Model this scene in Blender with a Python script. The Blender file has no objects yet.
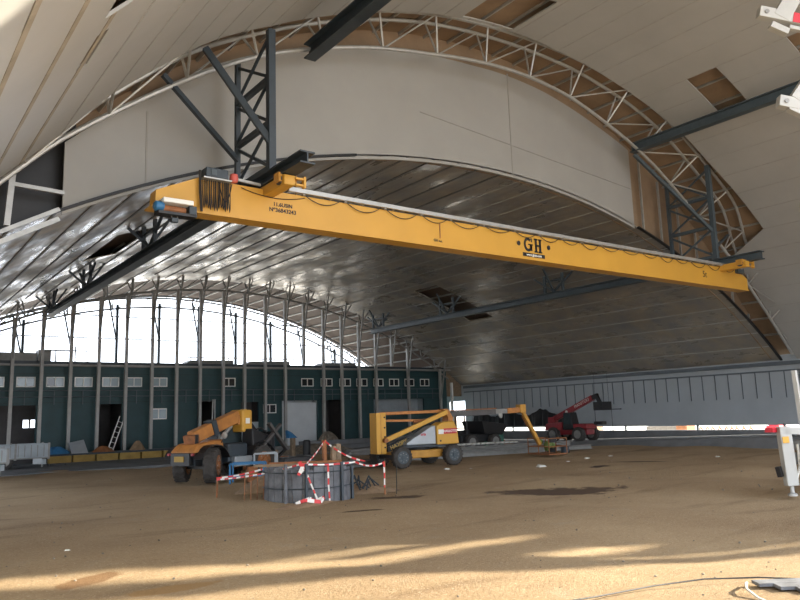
import bpy, bmesh, math, random
from mathutils import Vector, Matrix
random.seed(7)
SC = bpy.context.scene
COL = SC.collection
PI = math.pi
V = Vector

# ------------------------------------------------------------------ helpers
class MB:
    """collects shapes into one mesh"""
    def __init__(s): s.v = []; s.f = []; s.m = []; s.uv = {}
    def add(s, vs, fs, mi=0):
        n = len(s.v); s.v += [tuple(p) for p in vs]
        for f in fs: s.f.append([n + i for i in f]); s.m.append(mi)
        return s
    def hexa(s, p, mi=0):   # 8 points: bottom 4 ccw, top 4 ccw
        return s.add(p, [(3,2,1,0),(4,5,6,7),(0,1,5,4),(1,2,6,5),(2,3,7,6),(3,0,4,7)], mi)
    def box(s, x0, x1, y0, y1, z0, z1, mi=0):
        return s.hexa([(x0,y0,z0),(x1,y0,z0),(x1,y1,z0),(x0,y1,z0),(x0,y0,z1),(x1,y0,z1),(x1,y1,z1),(x0,y1,z1)], mi)
    def bar(s, a, b, w, h=None, up=(0,0,1), mi=0):
        h = w if h is None else h
        a = V(a); b = V(b); d = (b-a).normalized(); u = V(up)
        if abs(d.dot(u)) > .98: u = V((1,0,0)) if abs(d.x) < .9 else V((0,1,0))
        r = d.cross(u).normalized()*w/2; u = r.cross(d).normalized()*h/2
        return s.hexa([a-r-u, a+r-u, b+r-u, b-r-u, a-r+u, a+r+u, b+r+u, b-r+u], mi)
    def ibeam(s, a, b, w, h, t=.03, up=(0,0,1), mi=0):
        a = V(a); b = V(b); u = V(up)
        s.bar(a+u*(h/2-t/2), b+u*(h/2-t/2), w, t, up, mi); s.bar(a-u*(h/2-t/2), b-u*(h/2-t/2), w, t, up, mi)
        return s.bar(a, b, t, h-2*t, up, mi)
    def tube(s, pts, r, n=8, mi=0, cap=True):
        pts = [V(p) for p in pts]; rs = r if isinstance(r, (list, tuple)) else [r]*len(pts)
        base = len(s.v); ref = None
        for i, p in enumerate(pts):
            d = (pts[min(i+1, len(pts)-1)] - pts[max(i-1, 0)]).normalized()
            if ref is None: ref = V((0,0,1)) if abs(d.z) < .9 else V((1,0,0))
            a = d.cross(ref).normalized(); b = a.cross(d).normalized(); ref = b
            for k in range(n):
                t = 2*PI*k/n; s.v.append(tuple(p + (a*math.cos(t)+b*math.sin(t))*rs[i]))
        for i in range(len(pts)-1):
            for k in range(n):
                k2 = (k+1) % n; s.f.append([base+i*n+k, base+i*n+k2, base+(i+1)*n+k2, base+(i+1)*n+k]); s.m.append(mi)
        if cap:
            s.f.append([base+k for k in range(n)][::-1]); s.m.append(mi)
            s.f.append([base+(len(pts)-1)*n+k for k in range(n)]); s.m.append(mi)
        return s
    def prism(s, poly, off, mi=0):
        n = len(poly); o = V(off); a = [V(p) for p in poly]
        return s.add(a+[p+o for p in a], [tuple(range(n))[::-1], tuple(range(n, 2*n))] + [(i,(i+1)%n,n+(i+1)%n,n+i) for i in range(n)], mi)
    def lathe(s, c, axis, prof, n=24, mi=0):   # prof: (radius, along)
        c = V(c); ax = V(axis).normalized(); ref = V((0,0,1)) if abs(ax.z) < .9 else V((1,0,0))
        a = ax.cross(ref).normalized(); b = a.cross(ax); base = len(s.v)
        for r, h in prof:
            for k in range(n):
                t = 2*PI*k/n; s.v.append(tuple(c + ax*h + (a*math.cos(t)+b*math.sin(t))*r))
        for i in range(len(prof)-1):
            for k in range(n):
                k2 = (k+1)%n; s.f.append([base+i*n+k, base+i*n+k2, base+(i+1)*n+k2, base+(i+1)*n+k]); s.m.append(mi)
        s.f.append([base+k for k in range(n)][::-1]); s.m.append(mi)
        s.f.append([base+(len(prof)-1)*n+k for k in range(n)]); s.m.append(mi)
        return s
    def build(s, name, mats, parent=None, smooth=False, bevel=0):
        me = bpy.data.meshes.new(name)
        off = V((0,0,0))
        if parent is not None:
            q = parent
            while q is not None:
                off += V(q.get('_base', (0,0,0))) if q.get('_base') is not None else V((0,0,0)); q = q.parent
        me.from_pydata([tuple(V(p)-off) for p in s.v], [], s.f)
        if not isinstance(mats, (list, tuple)): mats = [mats]
        for m in mats: me.materials.append(m)
        for p, mi in zip(me.polygons, s.m): p.material_index = mi; p.use_smooth = smooth
        me.update()
        bm = bmesh.new(); bm.from_mesh(me); bmesh.ops.recalc_face_normals(bm, faces=bm.faces); bm.to_mesh(me); bm.free()
        if smooth:
            try: me.set_sharp_from_angle(angle=math.radians(38))
            except Exception: pass
        o = bpy.data.objects.new(name, me); COL.objects.link(o)
        if parent is not None: o.parent = parent
        if bevel:
            b = o.modifiers.new('bevel', 'BEVEL'); b.width = bevel; b.segments = 2; b.limit_method = 'ANGLE'
        return o

def tag(o, label=None, cat=None, group=None, kind=None):
    if label: o['label'] = label
    if cat: o['category'] = cat
    if group: o['group'] = group
    if kind: o['kind'] = kind
    return o
def root(name, loc, label, cat, group=None, rz=0, world=False):
    """Empty at the thing's base. world=True: children's shapes are given in world coordinates."""
    o = bpy.data.objects.new(name, None); COL.objects.link(o); o.empty_display_size = .2
    o.location = loc; o.rotation_euler = (0,0,rz)
    if world: o['_base'] = tuple(loc)
    return tag(o, label, cat, group)
def structure(name, mb, mats, label, **k): return tag(mb.build(name, mats, **k), label, kind='structure')
def children(o): return [c for c in bpy.data.objects if c.parent == o]
def copy_tree(o, parent=None):
    kids = children(o)
    c = o.copy(); COL.objects.link(c)
    if parent is not None: c.parent = parent
    for ch in kids: copy_tree(ch, c)
    return c
def text(body, size, loc, xdir, updir, mat, parent, name='lettering', extrude=.004, base=None):
    cu = bpy.data.curves.new(name, 'FONT'); cu.body = body; cu.size = size; cu.extrude = extrude
    cu.offset = size*.02 if size < .3 else 0; cu.align_x = 'CENTER'; cu.align_y = 'CENTER'; cu.materials.append(mat)
    tmp = bpy.data.objects.new('tmp', cu); COL.objects.link(tmp)
    me = bpy.data.meshes.new_from_object(tmp); bpy.data.objects.remove(tmp); bpy.data.curves.remove(cu)
    o = bpy.data.objects.new(name, me); COL.objects.link(o)
    x = V(xdir).normalized(); u = V(updir).normalized(); n = x.cross(u).normalized(); u = n.cross(x)
    m = Matrix((x, u, n)).transposed().to_4x4()
    p = V(loc)
    if parent is not None:
        o.parent = parent
        if parent.get('_base') is not None: p = p - V(parent['_base'])
    m.translation = p; o.matrix_local = m
    return o

# ------------------------------------------------------------------ materials
def mat(name, col, rough=.6, metal=0., var=.12, scale=3., bump=0., bscale=20., col2=None, spec=.5, coat=0.):
    m = bpy.data.materials.new(name); m.use_nodes = True; N = m.node_tree.nodes; L = m.node_tree.links
    b = N['Principled BSDF']; b.inputs['Roughness'].default_value = rough; b.inputs['Metallic'].default_value = metal
    b.inputs['Specular IOR Level'].default_value = spec
    tc = N.new('ShaderNodeTexCoord'); nz = N.new('ShaderNodeTexNoise'); nz.inputs['Scale'].default_value = scale
    nz.inputs['Detail'].default_value = 5; nz.inputs['Roughness'].default_value = .6
    L.new(tc.outputs['Object'], nz.inputs['Vector'])
    rp = N.new('ShaderNodeValToRGB'); rp.color_ramp.elements[0].position = .3; rp.color_ramp.elements[1].position = .7
    c2 = col2 if col2 else tuple(c*(1+var) for c in col)
    c1 = col if col2 else tuple(c*(1-var) for c in col)
    rp.color_ramp.elements[0].color = (*c1, 1); rp.color_ramp.elements[1].color = (*[min(1, c) for c in c2], 1)
    L.new(nz.outputs['Fac'], rp.inputs['Fac']); L.new(rp.outputs['Color'], b.inputs['Base Color'])
    if bump:
        n2 = N.new('ShaderNodeTexNoise'); n2.inputs['Scale'].default_value = bscale; n2.inputs['Detail'].default_value = 6
        L.new(tc.outputs['Object'], n2.inputs['Vector'])
        bp = N.new('ShaderNodeBump'); bp.inputs['Strength'].default_value = bump; bp.inputs['Distance'].default_value = .05
        L.new(n2.outputs['Fac'], bp.inputs['Height']); L.new(bp.outputs['Normal'], b.inputs['Normal'])
    return m

M = {}
M['liner'] = mat('near_liner', (.37,.37,.362), .5, .0, .06, .5, bump=.10, bscale=1.2)
def vary_rough(m, a, b, scale):
    N = m.node_tree.nodes; L = m.node_tree.links; tc = N.new('ShaderNodeTexCoord'); mp = N.new('ShaderNodeMapping'); mp.inputs['Scale'].default_value = (1,.35,1)
    n = N.new('ShaderNodeTexNoise'); n.inputs['Scale'].default_value = scale; n.inputs['Detail'].default_value = 7; n.inputs['Roughness'].default_value = .65
    r = N.new('ShaderNodeMapRange'); r.inputs['From Min'].default_value = .38; r.inputs['From Max'].default_value = .62; r.inputs['To Min'].default_value = a; r.inputs['To Max'].default_value = b
    L.new(tc.outputs['Object'], mp.inputs['Vector']); L.new(mp.outputs['Vector'], n.inputs['Vector']); L.new(n.outputs['Fac'], r.inputs['Value']); L.new(r.outputs['Result'], N['Principled BSDF'].inputs['Roughness'])
M['seam'] = mat('liner_seam', (.34,.335,.32), .7, 0, .15, 3)
M['seam_tan'] = mat('tan_seam', (.30,.26,.20), .7, 0, .25, 2)
M['foil'] = mat('far_liner', (.22,.225,.23), .34, .32, .12, .8, bump=.6, bscale=1.3, col2=(.38,.32,.24), spec=.4)  # warm second tone puts golden reflections into the lining's patchy colour
vary_rough(M['foil'], .18, .6, .8)
M['seam_dark'] = mat('far_seam', (.12,.12,.12), .6, 0, .15, 3)
M['rail_grey'] = mat('slate_rail', (.10,.12,.14), .6, 0, .1, 2)
M['galv_dark'] = mat('dark_boom_grey', (.09,.085,.085), .5, .2, .15, 3)
M['seam_mid'] = mat('far_seam_pale', (.40,.40,.39), .6, 0, .1, 3)
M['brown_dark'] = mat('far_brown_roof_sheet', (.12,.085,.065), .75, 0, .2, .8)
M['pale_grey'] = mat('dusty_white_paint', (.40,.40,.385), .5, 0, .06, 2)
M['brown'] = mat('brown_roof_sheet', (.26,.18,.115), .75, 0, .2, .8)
M['white_gable'] = mat('gable_lining', (.33,.325,.31), .65, 0, .05, .5, bump=.05, bscale=.8)
M['seam_gable'] = mat('gable_seam', (.30,.29,.27), .7, 0, .1, 2)
M['galv'] = mat('galvanised_steel', (.42,.42,.41), .45, .5, .12, 4)
M['galv_dull'] = mat('dull_steel', (.25,.245,.235), .55, .3, .15, 4)
M['navy'] = mat('navy_steel', (.030,.042,.055), .5, 0, .2, 3)
M['navy_light'] = mat('blue_grey_steel', (.055,.075,.09), .5, 0, .15, 3)
M['post'] = mat('grey_post_paint', (.36,.35,.34), .55, .1, .15, 2)
M['green'] = mat('dark_green_cladding', (.016,.056,.064), .55, 0, .18, 1.2)
M['green_dark'] = mat('darker_green_cladding', (.016,.032,.034), .6, 0, .2, 1.2)
M['panel_blue'] = mat('blue_grey_wall_panel', (.34,.375,.41), .6, 0, .06, .6)
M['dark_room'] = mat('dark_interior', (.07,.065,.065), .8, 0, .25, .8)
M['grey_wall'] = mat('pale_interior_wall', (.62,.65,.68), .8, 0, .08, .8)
M['yellow'] = mat('crane_yellow', (.60,.32,.042), .5, 0, .06, .6)
M['yellow_dull'] = mat('dull_machine_yellow', (.50,.25,.04), .55, 0, .2, 2)
M['orange'] = mat('machine_orange', (.42,.17,.04), .55, 0, .22, 3)
M['rust'] = mat('rusty_orange', (.26,.10,.035), .7, 0, .3, 5)
M['red'] = mat('machine_red', (.26,.022,.03), .5, 0, .2, 3)
M['red_sign'] = mat('red_label', (.50,.02,.035), .5, 0, .08, 3)
M['black'] = mat('black_paint', (.012,.012,.014), .5, 0, .2, 4)
M['rubber'] = mat('dusty_rubber', (.05,.045,.042), .85, 0, .3, 6, bump=.2, bscale=30)
M['silver'] = mat('silver_hood', (.36,.39,.42), .4, .4, .08, 2)
M['white'] = mat('white_paint', (.80,.80,.77), .45, 0, .06, 2)
M['white_tape'] = mat('tape_white', (.75,.74,.72), .5, 0, .04, 3)
M['red_tape'] = mat('tape_red', (.60,.035,.04), .5, 0, .08, 3)
M['blue'] = mat('blue_paint', (.03,.15,.32), .5, 0, .2, 3)
M['timber'] = mat('raw_timber', (.22,.155,.10), .8, 0, .25, 5)
M['ochre'] = mat('ochre_formwork', (.38,.25,.07), .8, 0, .25, 2)
M['board'] = mat('grey_formwork_board', (.115,.12,.135), .7, 0, .4, 4, bump=.2)
M['conc'] = mat('concrete', (.20,.20,.20), .85, 0, .18, 1.2, bump=.2, bscale=8)
M['conc_dark'] = mat('dark_pavement', (.17,.175,.185), .85, 0, .2, .8, bump=.1, bscale=8)
M['earth'] = mat('heaped_earth', (.25,.17,.105), .95, 0, .25, 4, bump=.5, bscale=10)
M['rubble'] = mat('rubble_grey', (.19,.16,.125), .9, 0, .4, 6, bump=.3)
M['paper'] = mat('white_litter', (.65,.64,.6), .8, 0, .08, 3)
M['truck'] = mat('pale_truck_bed', (.33,.37,.40), .55, 0, .12, 2)
M['greenbox'] = mat('green_plastic', (.05,.16,.12), .6, 0, .15, 3)
M['leafy'] = mat('olive_cloth', (.14,.20,.06), .9, 0, .4, 8)
M['cable'] = mat('cable_black', (.02,.018,.018), .6, 0, .1, 3)
M['pipe_white'] = mat('pale_hose', (.6,.58,.52), .6, 0, .05, 3)
M['pane_pale'] = mat('sky_bright_glass', (.34,.42,.47), .15, 0, .12, 1.5)  # no blinds behind; pale tone paints sky brightness into the left panes
M['pane_dark'] = mat('dark_glass', (.03,.035,.04), .08, 0, .2, 1)
M['outside'] = mat('sunlit_ground', (.55,.52,.47), .95, 0, .15, .3)
M['buzzer'] = mat('pink_red_plastic', (.60,.12,.10), .5, 0, .1, 3)

def glass(name, col=(.85,.92,.95)):
    m = bpy.data.materials.new(name); m.use_nodes = True; b = m.node_tree.nodes['Principled BSDF']
    b.inputs['Base Color'].default_value = (*col, 1); b.inputs['Roughness'].default_value = .05
    b.inputs['Transmission Weight'].default_value = 1; return m
M['cab_glass'] = mat('cab_glass_dark', (.04,.055,.06), .1, 0, .2, 2)

def floor_material():
    m = bpy.data.materials.new('bare_earth_floor'); m.use_nodes = True; N = m.node_tree.nodes; L = m.node_tree.links
    b = N['Principled BSDF']; b.inputs['Roughness'].default_value = .95; b.inputs['Specular IOR Level'].default_value = .15
    tc = N.new('ShaderNodeTexCoord')
    def noise(scale, det=6, rough=.6, sx=1, sy=1):
        mp = N.new('ShaderNodeMapping'); mp.inputs['Scale'].default_value = (sx, sy, 1); L.new(tc.outputs['Object'], mp.inputs['Vector'])
        n = N.new('ShaderNodeTexNoise'); n.inputs['Scale'].default_value = scale; n.inputs['Detail'].default_value = det
        n.inputs['Roughness'].default_value = rough; L.new(mp.outputs['Vector'], n.inputs['Vector']); return n
    def ramp(src, a, ca, bb, cb):
        r = N.new('ShaderNodeValToRGB'); r.color_ramp.elements[0].position = a; r.color_ramp.elements[0].color = (*ca, 1)
        r.color_ramp.elements[1].position = bb; r.color_ramp.elements[1].color = (*cb, 1); L.new(src, r.inputs['Fac']); return r
    def mix(f, a, c, mode='MIX'):
        x = N.new('ShaderNodeMix'); x.data_type = 'RGBA'; x.blend_type = mode
        if isinstance(f, float): x.inputs['Factor'].default_value = f
        else: L.new(f, x.inputs['Factor'])
        L.new(a, x.inputs['A'])
        if isinstance(c, tuple): x.inputs['B'].default_value = (*c, 1)
        else: L.new(c, x.inputs['B'])
        return x.outputs['Result']
    base = ramp(noise(.22, 8, .62).outputs['Fac'], .3, (.36,.25,.15), .7, (.50,.37,.23)).outputs['Color']
    streak = ramp(noise(.5, 6, .6, .35, 1.6).outputs['Fac'], .55, (0,0,0), .78, (1,1,1)).outputs['Color']
    base = mix(streak, base, (.19,.125,.075))
    blot = ramp(noise(1.7, 7, .72, .5, 1.3).outputs['Fac'], .60, (0,0,0), .72, (.6,.6,.6)).outputs['Color']; base = mix(blot, base, (.25,.17,.11))
    pale = ramp(noise(1.1, 7, .7).outputs['Fac'], .58, (0,0,0), .8, (.7,.7,.7)).outputs['Color']
    base = mix(pale, base, (.42,.36,.28))
    grit = ramp(noise(20, 5, .8).outputs['Fac'], .57, (0,0,0), .64, (.6,.6,.6)).outputs['Color']
    base = mix(grit, base, (.17,.12,.08))
    fleck = ramp(noise(25, 5, .8).outputs['Fac'], .55, (0,0,0), .62, (.6,.6,.6)).outputs['Color']; base = mix(fleck, base, (.62,.52,.38))
    # dark oil / water stains with a shape of their own
    for cx, cy, rx, ry, rot, c in ((14.9,13.5,2.0,.75,-.66,(.13,.09,.065)), (11.3,15.7,.9,.5,-.5,(.13,.09,.06)), (21.6,17.5,.5,.3,-.6,(.10,.075,.06)),
                                   (2.6,10.8,.5,.3,.2,(.25,.15,.08)), (24.5,17.8,1.6,.28,-.6,(.14,.1,.07)), (9.0,13.9,.6,.12,-.6,(.12,.08,.05)), (3.4,9.6,.6,.2,-.3,(.40,.25,.12))):
        mp = N.new('ShaderNodeMapping'); mp.vector_type = 'TEXTURE'; mp.inputs['Location'].default_value = (cx, cy, 0)
        mp.inputs['Rotation'].default_value = (0,0,rot); mp.inputs['Scale'].default_value = (rx, ry, 1)
        L.new(tc.outputs['Object'], mp.inputs['Vector'])
        ln = N.new('ShaderNodeVectorMath'); ln.operation = 'LENGTH'; L.new(mp.outputs['Vector'], ln.inputs[0])
        ad = N.new('ShaderNodeMath'); ad.operation = 'MULTIPLY_ADD'; ad.inputs[1].default_value = 1.8; L.new(noise(1.6, 6, .65).outputs['Fac'], ad.inputs[0]); L.new(ln.outputs['Value'], ad.inputs[2])
        hf = N.new('ShaderNodeMath'); hf.operation = 'MULTIPLY'; hf.inputs[1].default_value = .5; L.new(ad.outputs[0], hf.inputs[0])
        r = ramp(hf.outputs[0], .82, (1,1,1), .95, (0,0,0)).outputs['Color']
        base = mix(r, base, c)
    L.new(base, b.inputs['Base Color'])
    h1 = noise(2.5, 8, .7); h2 = noise(20, 6, .8)
    ad = N.new('ShaderNodeMath'); ad.operation = 'MULTIPLY_ADD'; ad.inputs[1].default_value = .2
    L.new(h2.outputs['Fac'], ad.inputs[0]); L.new(h1.outputs['Fac'], ad.inputs[2])
    bp = N.new('ShaderNodeBump'); bp.inputs['Strength'].default_value = .6; bp.inputs['Distance'].default_value = .10
    L.new(ad.outputs[0], bp.inputs['Height']); b2 = N.new('ShaderNodeBump'); b2.inputs['Strength'].default_value = .7; b2.inputs['Distance'].default_value = .05
    L.new(h2.outputs['Fac'], b2.inputs['Height']); L.new(bp.outputs['Normal'], b2.inputs['Normal']); L.new(b2.outputs['Normal'], b.inputs['Normal'])
    return m
M['floor'] = floor_material()

# ------------------------------------------------------------------ camera (calibrated on the hall's own vanishing points)
import numpy as np
A_ = np.array([-548., 134., 1.]); B_ = np.array([1005., 84., 1.]); F = math.sqrt(-(A_[0]*B_[0]+A_[1]*B_[1])); A_[2] = F; B_[2] = F
Yv = A_/np.linalg.norm(A_); Zv = np.cross(B_, Yv); Zv /= np.linalg.norm(Zv); Zv = Zv if Zv[1] < 0 else -Zv
Xv = np.cross(Yv, Zv); Xv = Xv if Xv @ B_ > 0 else -Xv
R_ = np.array([Xv, Yv, Zv])
EYE = 2.0
cam = bpy.data.cameras.new('camera'); camo = bpy.data.objects.new('camera', cam); COL.objects.link(camo)
cam.sensor_width = 36; cam.lens = 36*F/800; cam.clip_end = 500
right = R_ @ np.array([1,0,0]); up = R_ @ np.array([0,-1,0]); back = R_ @ np.array([0,0,-1])
mw = Matrix([(right[i], up[i], back[i], 0) for i in range(3)] + [(0,0,0,1)]); mw.translation = (0,0,EYE)
camo.matrix_world = mw; SC.camera = camo

# ------------------------------------------------------------------ hall geometry
XL, XR, EAVE = -1.0, 41.0, 4.4
PN = [(-1,4.4),(0.7,5.95),(2.3,7.6),(3.5,8.85),(4.9,10.2),(7,12.0),(9.1,13.45),(11.6,14.65),(14,15.5),(16.6,16.1),(19.8,16.4),(22.5,16.25),(24.5,15.85),(27,15.05),(28.8,14.3),(30.2,13.55),(32.7,11.95),(35,10.1),(36.7,8.5),(38.6,6.65),(41,4.4)]
def catmull(P, n=8):
    e = lambda a, b: (2*a[0]-b[0], 2*a[1]-b[1])
    P = [e(P[0], P[1])] + list(P) + [e(P[-1], P[-2])]; out = []
    for i in range(1, len(P)-2):
        a, b, c, d = P[i-1:i+3]
        for k in range(n):
            t = k/n
            out.append(tuple(.5*(2*b[j]+(c[j]-a[j])*t+(2*a[j]-5*b[j]+4*c[j]-d[j])*t*t+(3*b[j]-a[j]-3*c[j]+d[j])*t**3) for j in (0,1)))
    out.append(P[-2]); return out
NC = catmull(PN); NS = [0]
for a, b in zip(NC, NC[1:]): NS.append(NS[-1] + math.hypot(b[0]-a[0], b[1]-a[1]))
def near(s, off=0.):            # point on the near vault at arc position s, moved outward by off
    s = max(0, min(NS[-1]-1e-6, s)); i = 0
    while NS[i+1] < s: i += 1
    t = (s-NS[i])/(NS[i+1]-NS[i]); a, b = NC[i], NC[i+1]
    i0, i1 = max(0, i-3), min(len(NC)-1, i+4)
    tx, tz = NC[i1][0]-NC[i0][0], NC[i1][1]-NC[i0][1]; l = math.hypot(tx, tz)
    return (a[0]+(b[0]-a[0])*t - tz/l*off, a[1]+(b[1]-a[1])*t + tx/l*off)
FX, FZ, FR = 20., -22.85, 34.4
def far(s, off=0.):             # far vault: s is arc length from the crown
    t = s/FR; return (FX+(FR+off)*math.sin(t), FZ+(FR+off)*math.cos(t))
FS = FR*math.asin(21/FR)        # springing
def near_z(x, off=0):
    for a, b in zip(NC, NC[1:]):
        if a[0] <= x <= b[0]: return a[1]+(b[1]-a[1])*(x-a[0])/(b[0]-a[0])+off
    return EAVE
def far_z(x): return FZ + math.sqrt(FR*FR-(x-FX)**2)
YF0, YF1, YEND = 20.2, 47.0, 57.0

def strip(mb, prof, s0, s1, y0a, y1a, y0b, y1b, t0, t1, mi=0, n=2):
    """curved slab between arc positions s0..s1; y range y0a..y1a at s0 and y0b..y1b at s1; thickness from offset t0 to t1"""
    for k in range(n):
        a = s0+(s1-s0)*k/n; b = s0+(s1-s0)*(k+1)/n; fa = k/n; fb = (k+1)/n
        ya0, ya1 = y0a+(y0b-y0a)*fa, y1a+(y1b-y1a)*fa; yb0, yb1 = y0a+(y0b-y0a)*fb, y1a+(y1b-y1a)*fb
        pa, pb, qa, qb = prof(a, t0), prof(b, t0), prof(a, t1), prof(b, t1)
        mb.hexa([(pa[0],ya0,pa[1]),(pb[0],yb0,pb[1]),(pb[0],yb1,pb[1]),(pa[0],ya1,pa[1]),
                 (qa[0],ya0,qa[1]),(qb[0],yb0,qb[1]),(qb[0],yb1,qb[1]),(qa[0],ya1,qa[1])], mi)
def seam(mb, prof, s, y0, y1, w=.07, d=.025, mi=1): strip(mb, prof, s-w/2, s+w/2, y0, y1, y0, y1, -d, .0, mi, 1)

# near liner
nseams = [0, 1.05, 2.1, 3.17, 4.22, 5.19, 6.36] + [7.65+1.2*k for k in range(35)] + [NS[-1]]
nseams = sorted(s for s in nseams if s <= NS[-1])
def liner_end(s):
    if s < 6.9: return 18.1
    if s < 10.7: return 17.1+.2*(s-6.9)/3.8
    if s < 13.6: return 17.3+.9*(s-10.7)/2.9
    if s < 41.4: return 18.25 - .7*max(0, min(1, (s-27)/8)) - .35*max(0, min(1, (s-36)/5))
    return 19.3
nholes = [(21.65,24.2,15.9,18.12), (31.65,34.08,14.3,15.6), (31.65,34.08,6.5,11.55), (3.10,3.2,8.1,8.9), (5.10,5.35,11.2,12.6), (5.0,5.7,8.5,10.5)]
mb = MB(); YN0 = -2.5
for i in range(len(nseams)-1):
    s0, s1 = nseams[i], nseams[i+1]
    cuts = sorted({s0, s1} | {h for H in nholes for h in H[:2] if s0 < h < s1})
    for a, b in zip(cuts, cuts[1:]):
        mid = (a+b)/2; ea = liner_end(a+1e-4); eb = liner_end(b-1e-4)
        hs = sorted([h[2:] for h in nholes if h[0] < mid < h[1]]); y = YN0
        for h in hs: strip(mb, near, a, b, y, h[0], y, h[0], 0, .05, 0); y = h[1]
        strip(mb, near, a, b, y, ea, y, eb, 0, .05, 0)
    if i:
        hs = sorted([h[2:] for h in nholes if h[0]+.1 < s0 < h[1]-.1]); y = YN0; w = .11 if i < 6 else (.06 if s0 < 26 else .035); mi = 2 if i < 6 else 1
        for h in hs: seam(mb, near, s0, y, h[0], w, .008, mi); y = h[1]
        seam(mb, near, s0, y, min(liner_end(s0-.01), liner_end(s0+.01)), w, .008, mi)
structure('ceiling', mb, [M['liner'], M['seam'], M['seam_tan']], 'pale grey panelled lining of the tall vault overhead', smooth=True)

# near outer roof sheet + purlins
def roof(name, prof, s0, s1, y0, y1, off, label, pur, pm, step=1.2, y0p=None):
    mb = MB(); n = int((s1-s0)/1.0)
    strip(mb, prof, s0, s1, y0, y1, y0, y1, off, off+.06, 0, n)
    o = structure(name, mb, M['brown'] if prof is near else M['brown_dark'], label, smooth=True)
    for s in pur:
        p = prof(s, off-.06); a = V((p[0], (y0 if y0p is None else y0p), p[1])); b = V((p[0], y1, p[1]))
        q = prof(s, off); nrm = (V((q[0],0,q[1]))-V((p[0],0,p[1]))).normalized()
        MB().bar(a, b, .07, .10, nrm).build('purlin', pm, o)
    return o
roof('ceiling', near, 0, NS[-1], YN0, YF0+.65, .42, 'brown unlined roof sheet above the near vault lining', [1.5+1.2*k for k in range(40)], M['galv'], y0p=10)
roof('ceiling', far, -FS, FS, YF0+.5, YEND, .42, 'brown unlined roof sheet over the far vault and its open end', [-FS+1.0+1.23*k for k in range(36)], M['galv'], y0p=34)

# far liner
fse = [x for x in [.44+1.23*k for k in range(-25, 25)] if abs(x) < FS]; fseams = [-FS]+fse+[FS]
fholes = [(9.62,14.75,35.8,38.15), (-12.45,-10.95,28.9,34.4)]
mb = MB()
for i in range(len(fseams)-1):
    s0, s1 = fseams[i], fseams[i+1]
    cuts = sorted({s0, s1} | {h for H in fholes for h in H[:2] if s0 < h < s1})
    for a, b in zip(cuts, cuts[1:]):
        mid = (a+b)/2; hs = sorted([h[2:] for h in fholes if h[0] < mid < h[1]]); y = YF0
        end = YF1
        for h in hs: strip(mb, far, a, b, y, h[0], y, h[0], 0, .05, 0); y = h[1]
        strip(mb, far, a, b, y, end, y, end, 0, .05, 0)
    if i:
        y = YF0
        mi = 1 if s0 < 1 else 2; dd = .03 if s0 < 1 else .008  # dark left, pale right: contrast from the lighting is put into the seam colours
        if s0 < 1: w = .10; ye = YF1 - (.9 if i % 2 else 2.6)
        else: w = .06; ye = YF1
        for h in sorted(h for h in fholes if h[0] < s0 < h[1]): seam(mb, far, s0, y, h[2], w, dd, mi); y = h[3]
        seam(mb, far, s0, y, ye, w, dd, mi)
structure('ceiling', mb, [M['foil'], M['seam_dark'], M['seam_mid']], 'glossy grey foil panelled lining of the lower far vault', smooth=True)

# white gable band between the two vaults
XW0, XW1 = 4.05, 28.75
def wd(x):              # how far the infill stops below the vault lining
    T = [(4,-.1),(8,.05),(11.5,.25),(15,.5),(19,.62),(24,.5),(27,.35),(29,.2)]
    for (a, p), (b, q) in zip(T, T[1:]):
        if x <= b: return p+(q-p)*(x-a)/(b-a)
    return .2
xs = [XW0+(XW1-XW0)*i/40 for i in range(41)]
mb = MB()
for a, b in zip(xs, xs[1:]):
    mb.hexa([(a,YF0,far_z(a)-.12),(b,YF0,far_z(b)-.12),(b,YF0+.08,far_z(b)-.12),(a,YF0+.08,far_z(a)-.12),
             (a,YF0,near_z(a)-wd(a)),(b,YF0,near_z(b)-wd(b)),(b,YF0+.08,near_z(b)-wd(b)),(a,YF0+.08,near_z(a)-wd(a))], 0)
for x in (6.2, 20.9):
    mb.box(x-.025, x+.025, YF0-.02, YF0, far_z(x), near_z(x)-.5, 1)
mb.bar((16.2,YF0-.012,13.15),(28.7,YF0-.012,12.2), .02, .03, mi=1)
structure('wall_gable', mb, [M['white_gable'], M['seam_gable']], 'pale grey infill wall between the tall vault and the lower far vault')
# brown backing, black sheet in place of shade at the left, and pale frame
def backing(x0, x1, m, label):
    mb = MB(); n = 16; xs = [x0+(x1-x0)*i/n for i in range(n+1)]; Y0 = YF0+.42
    for a, b in zip(xs, xs[1:]):
        mb.hexa([(a,Y0,far_z(a)),(b,Y0,far_z(b)),(b,Y0+.06,far_z(b)),(a,Y0+.06,far_z(a)),
                 (a,Y0,near_z(a)+.75),(b,Y0,near_z(b)+.75),(b,Y0+.06,near_z(b)+.75),(a,Y0+.06,near_z(a)+.75)])
    structure('wall_gable', mb, m, label)
backing(XW0+.35, 40.9, M['brown'], 'brown sheeting closing the end of the tall vault behind the infill wall')
backing(-.9, XW0+.35, M['black'], 'black sheet standing in for the unlit void left of the infill wall')  # black colour replaces the shade of an open, unlit depth
for i, x in enumerate([29.6, 31.0, 32.5, 33.9, 35.4, 36.9, 38.3]):
    o = MB().bar((x,YF0+.1,far_z(x)), (x,YF0+.1,near_z(x)-.1), .09, .09).build('gable_stud', M['galv'])
    tag(o, ['first','second','third','fourth','fifth','sixth','seventh'][i]+' thin pale upright right of the infill wall, counted from the wall', 'steel stud', 'thin gable studs right of the infill wall')
r = root('steelwork', (3,YF0-.1,7.4), 'pale steel frame across the black opening left of the infill wall', 'steel frame', world=True)
yy = YF0-.15
MB().bar((2.75,yy,7.0),(2.85,yy,8.75), .14).build('upright', M['galv'], r)
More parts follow.
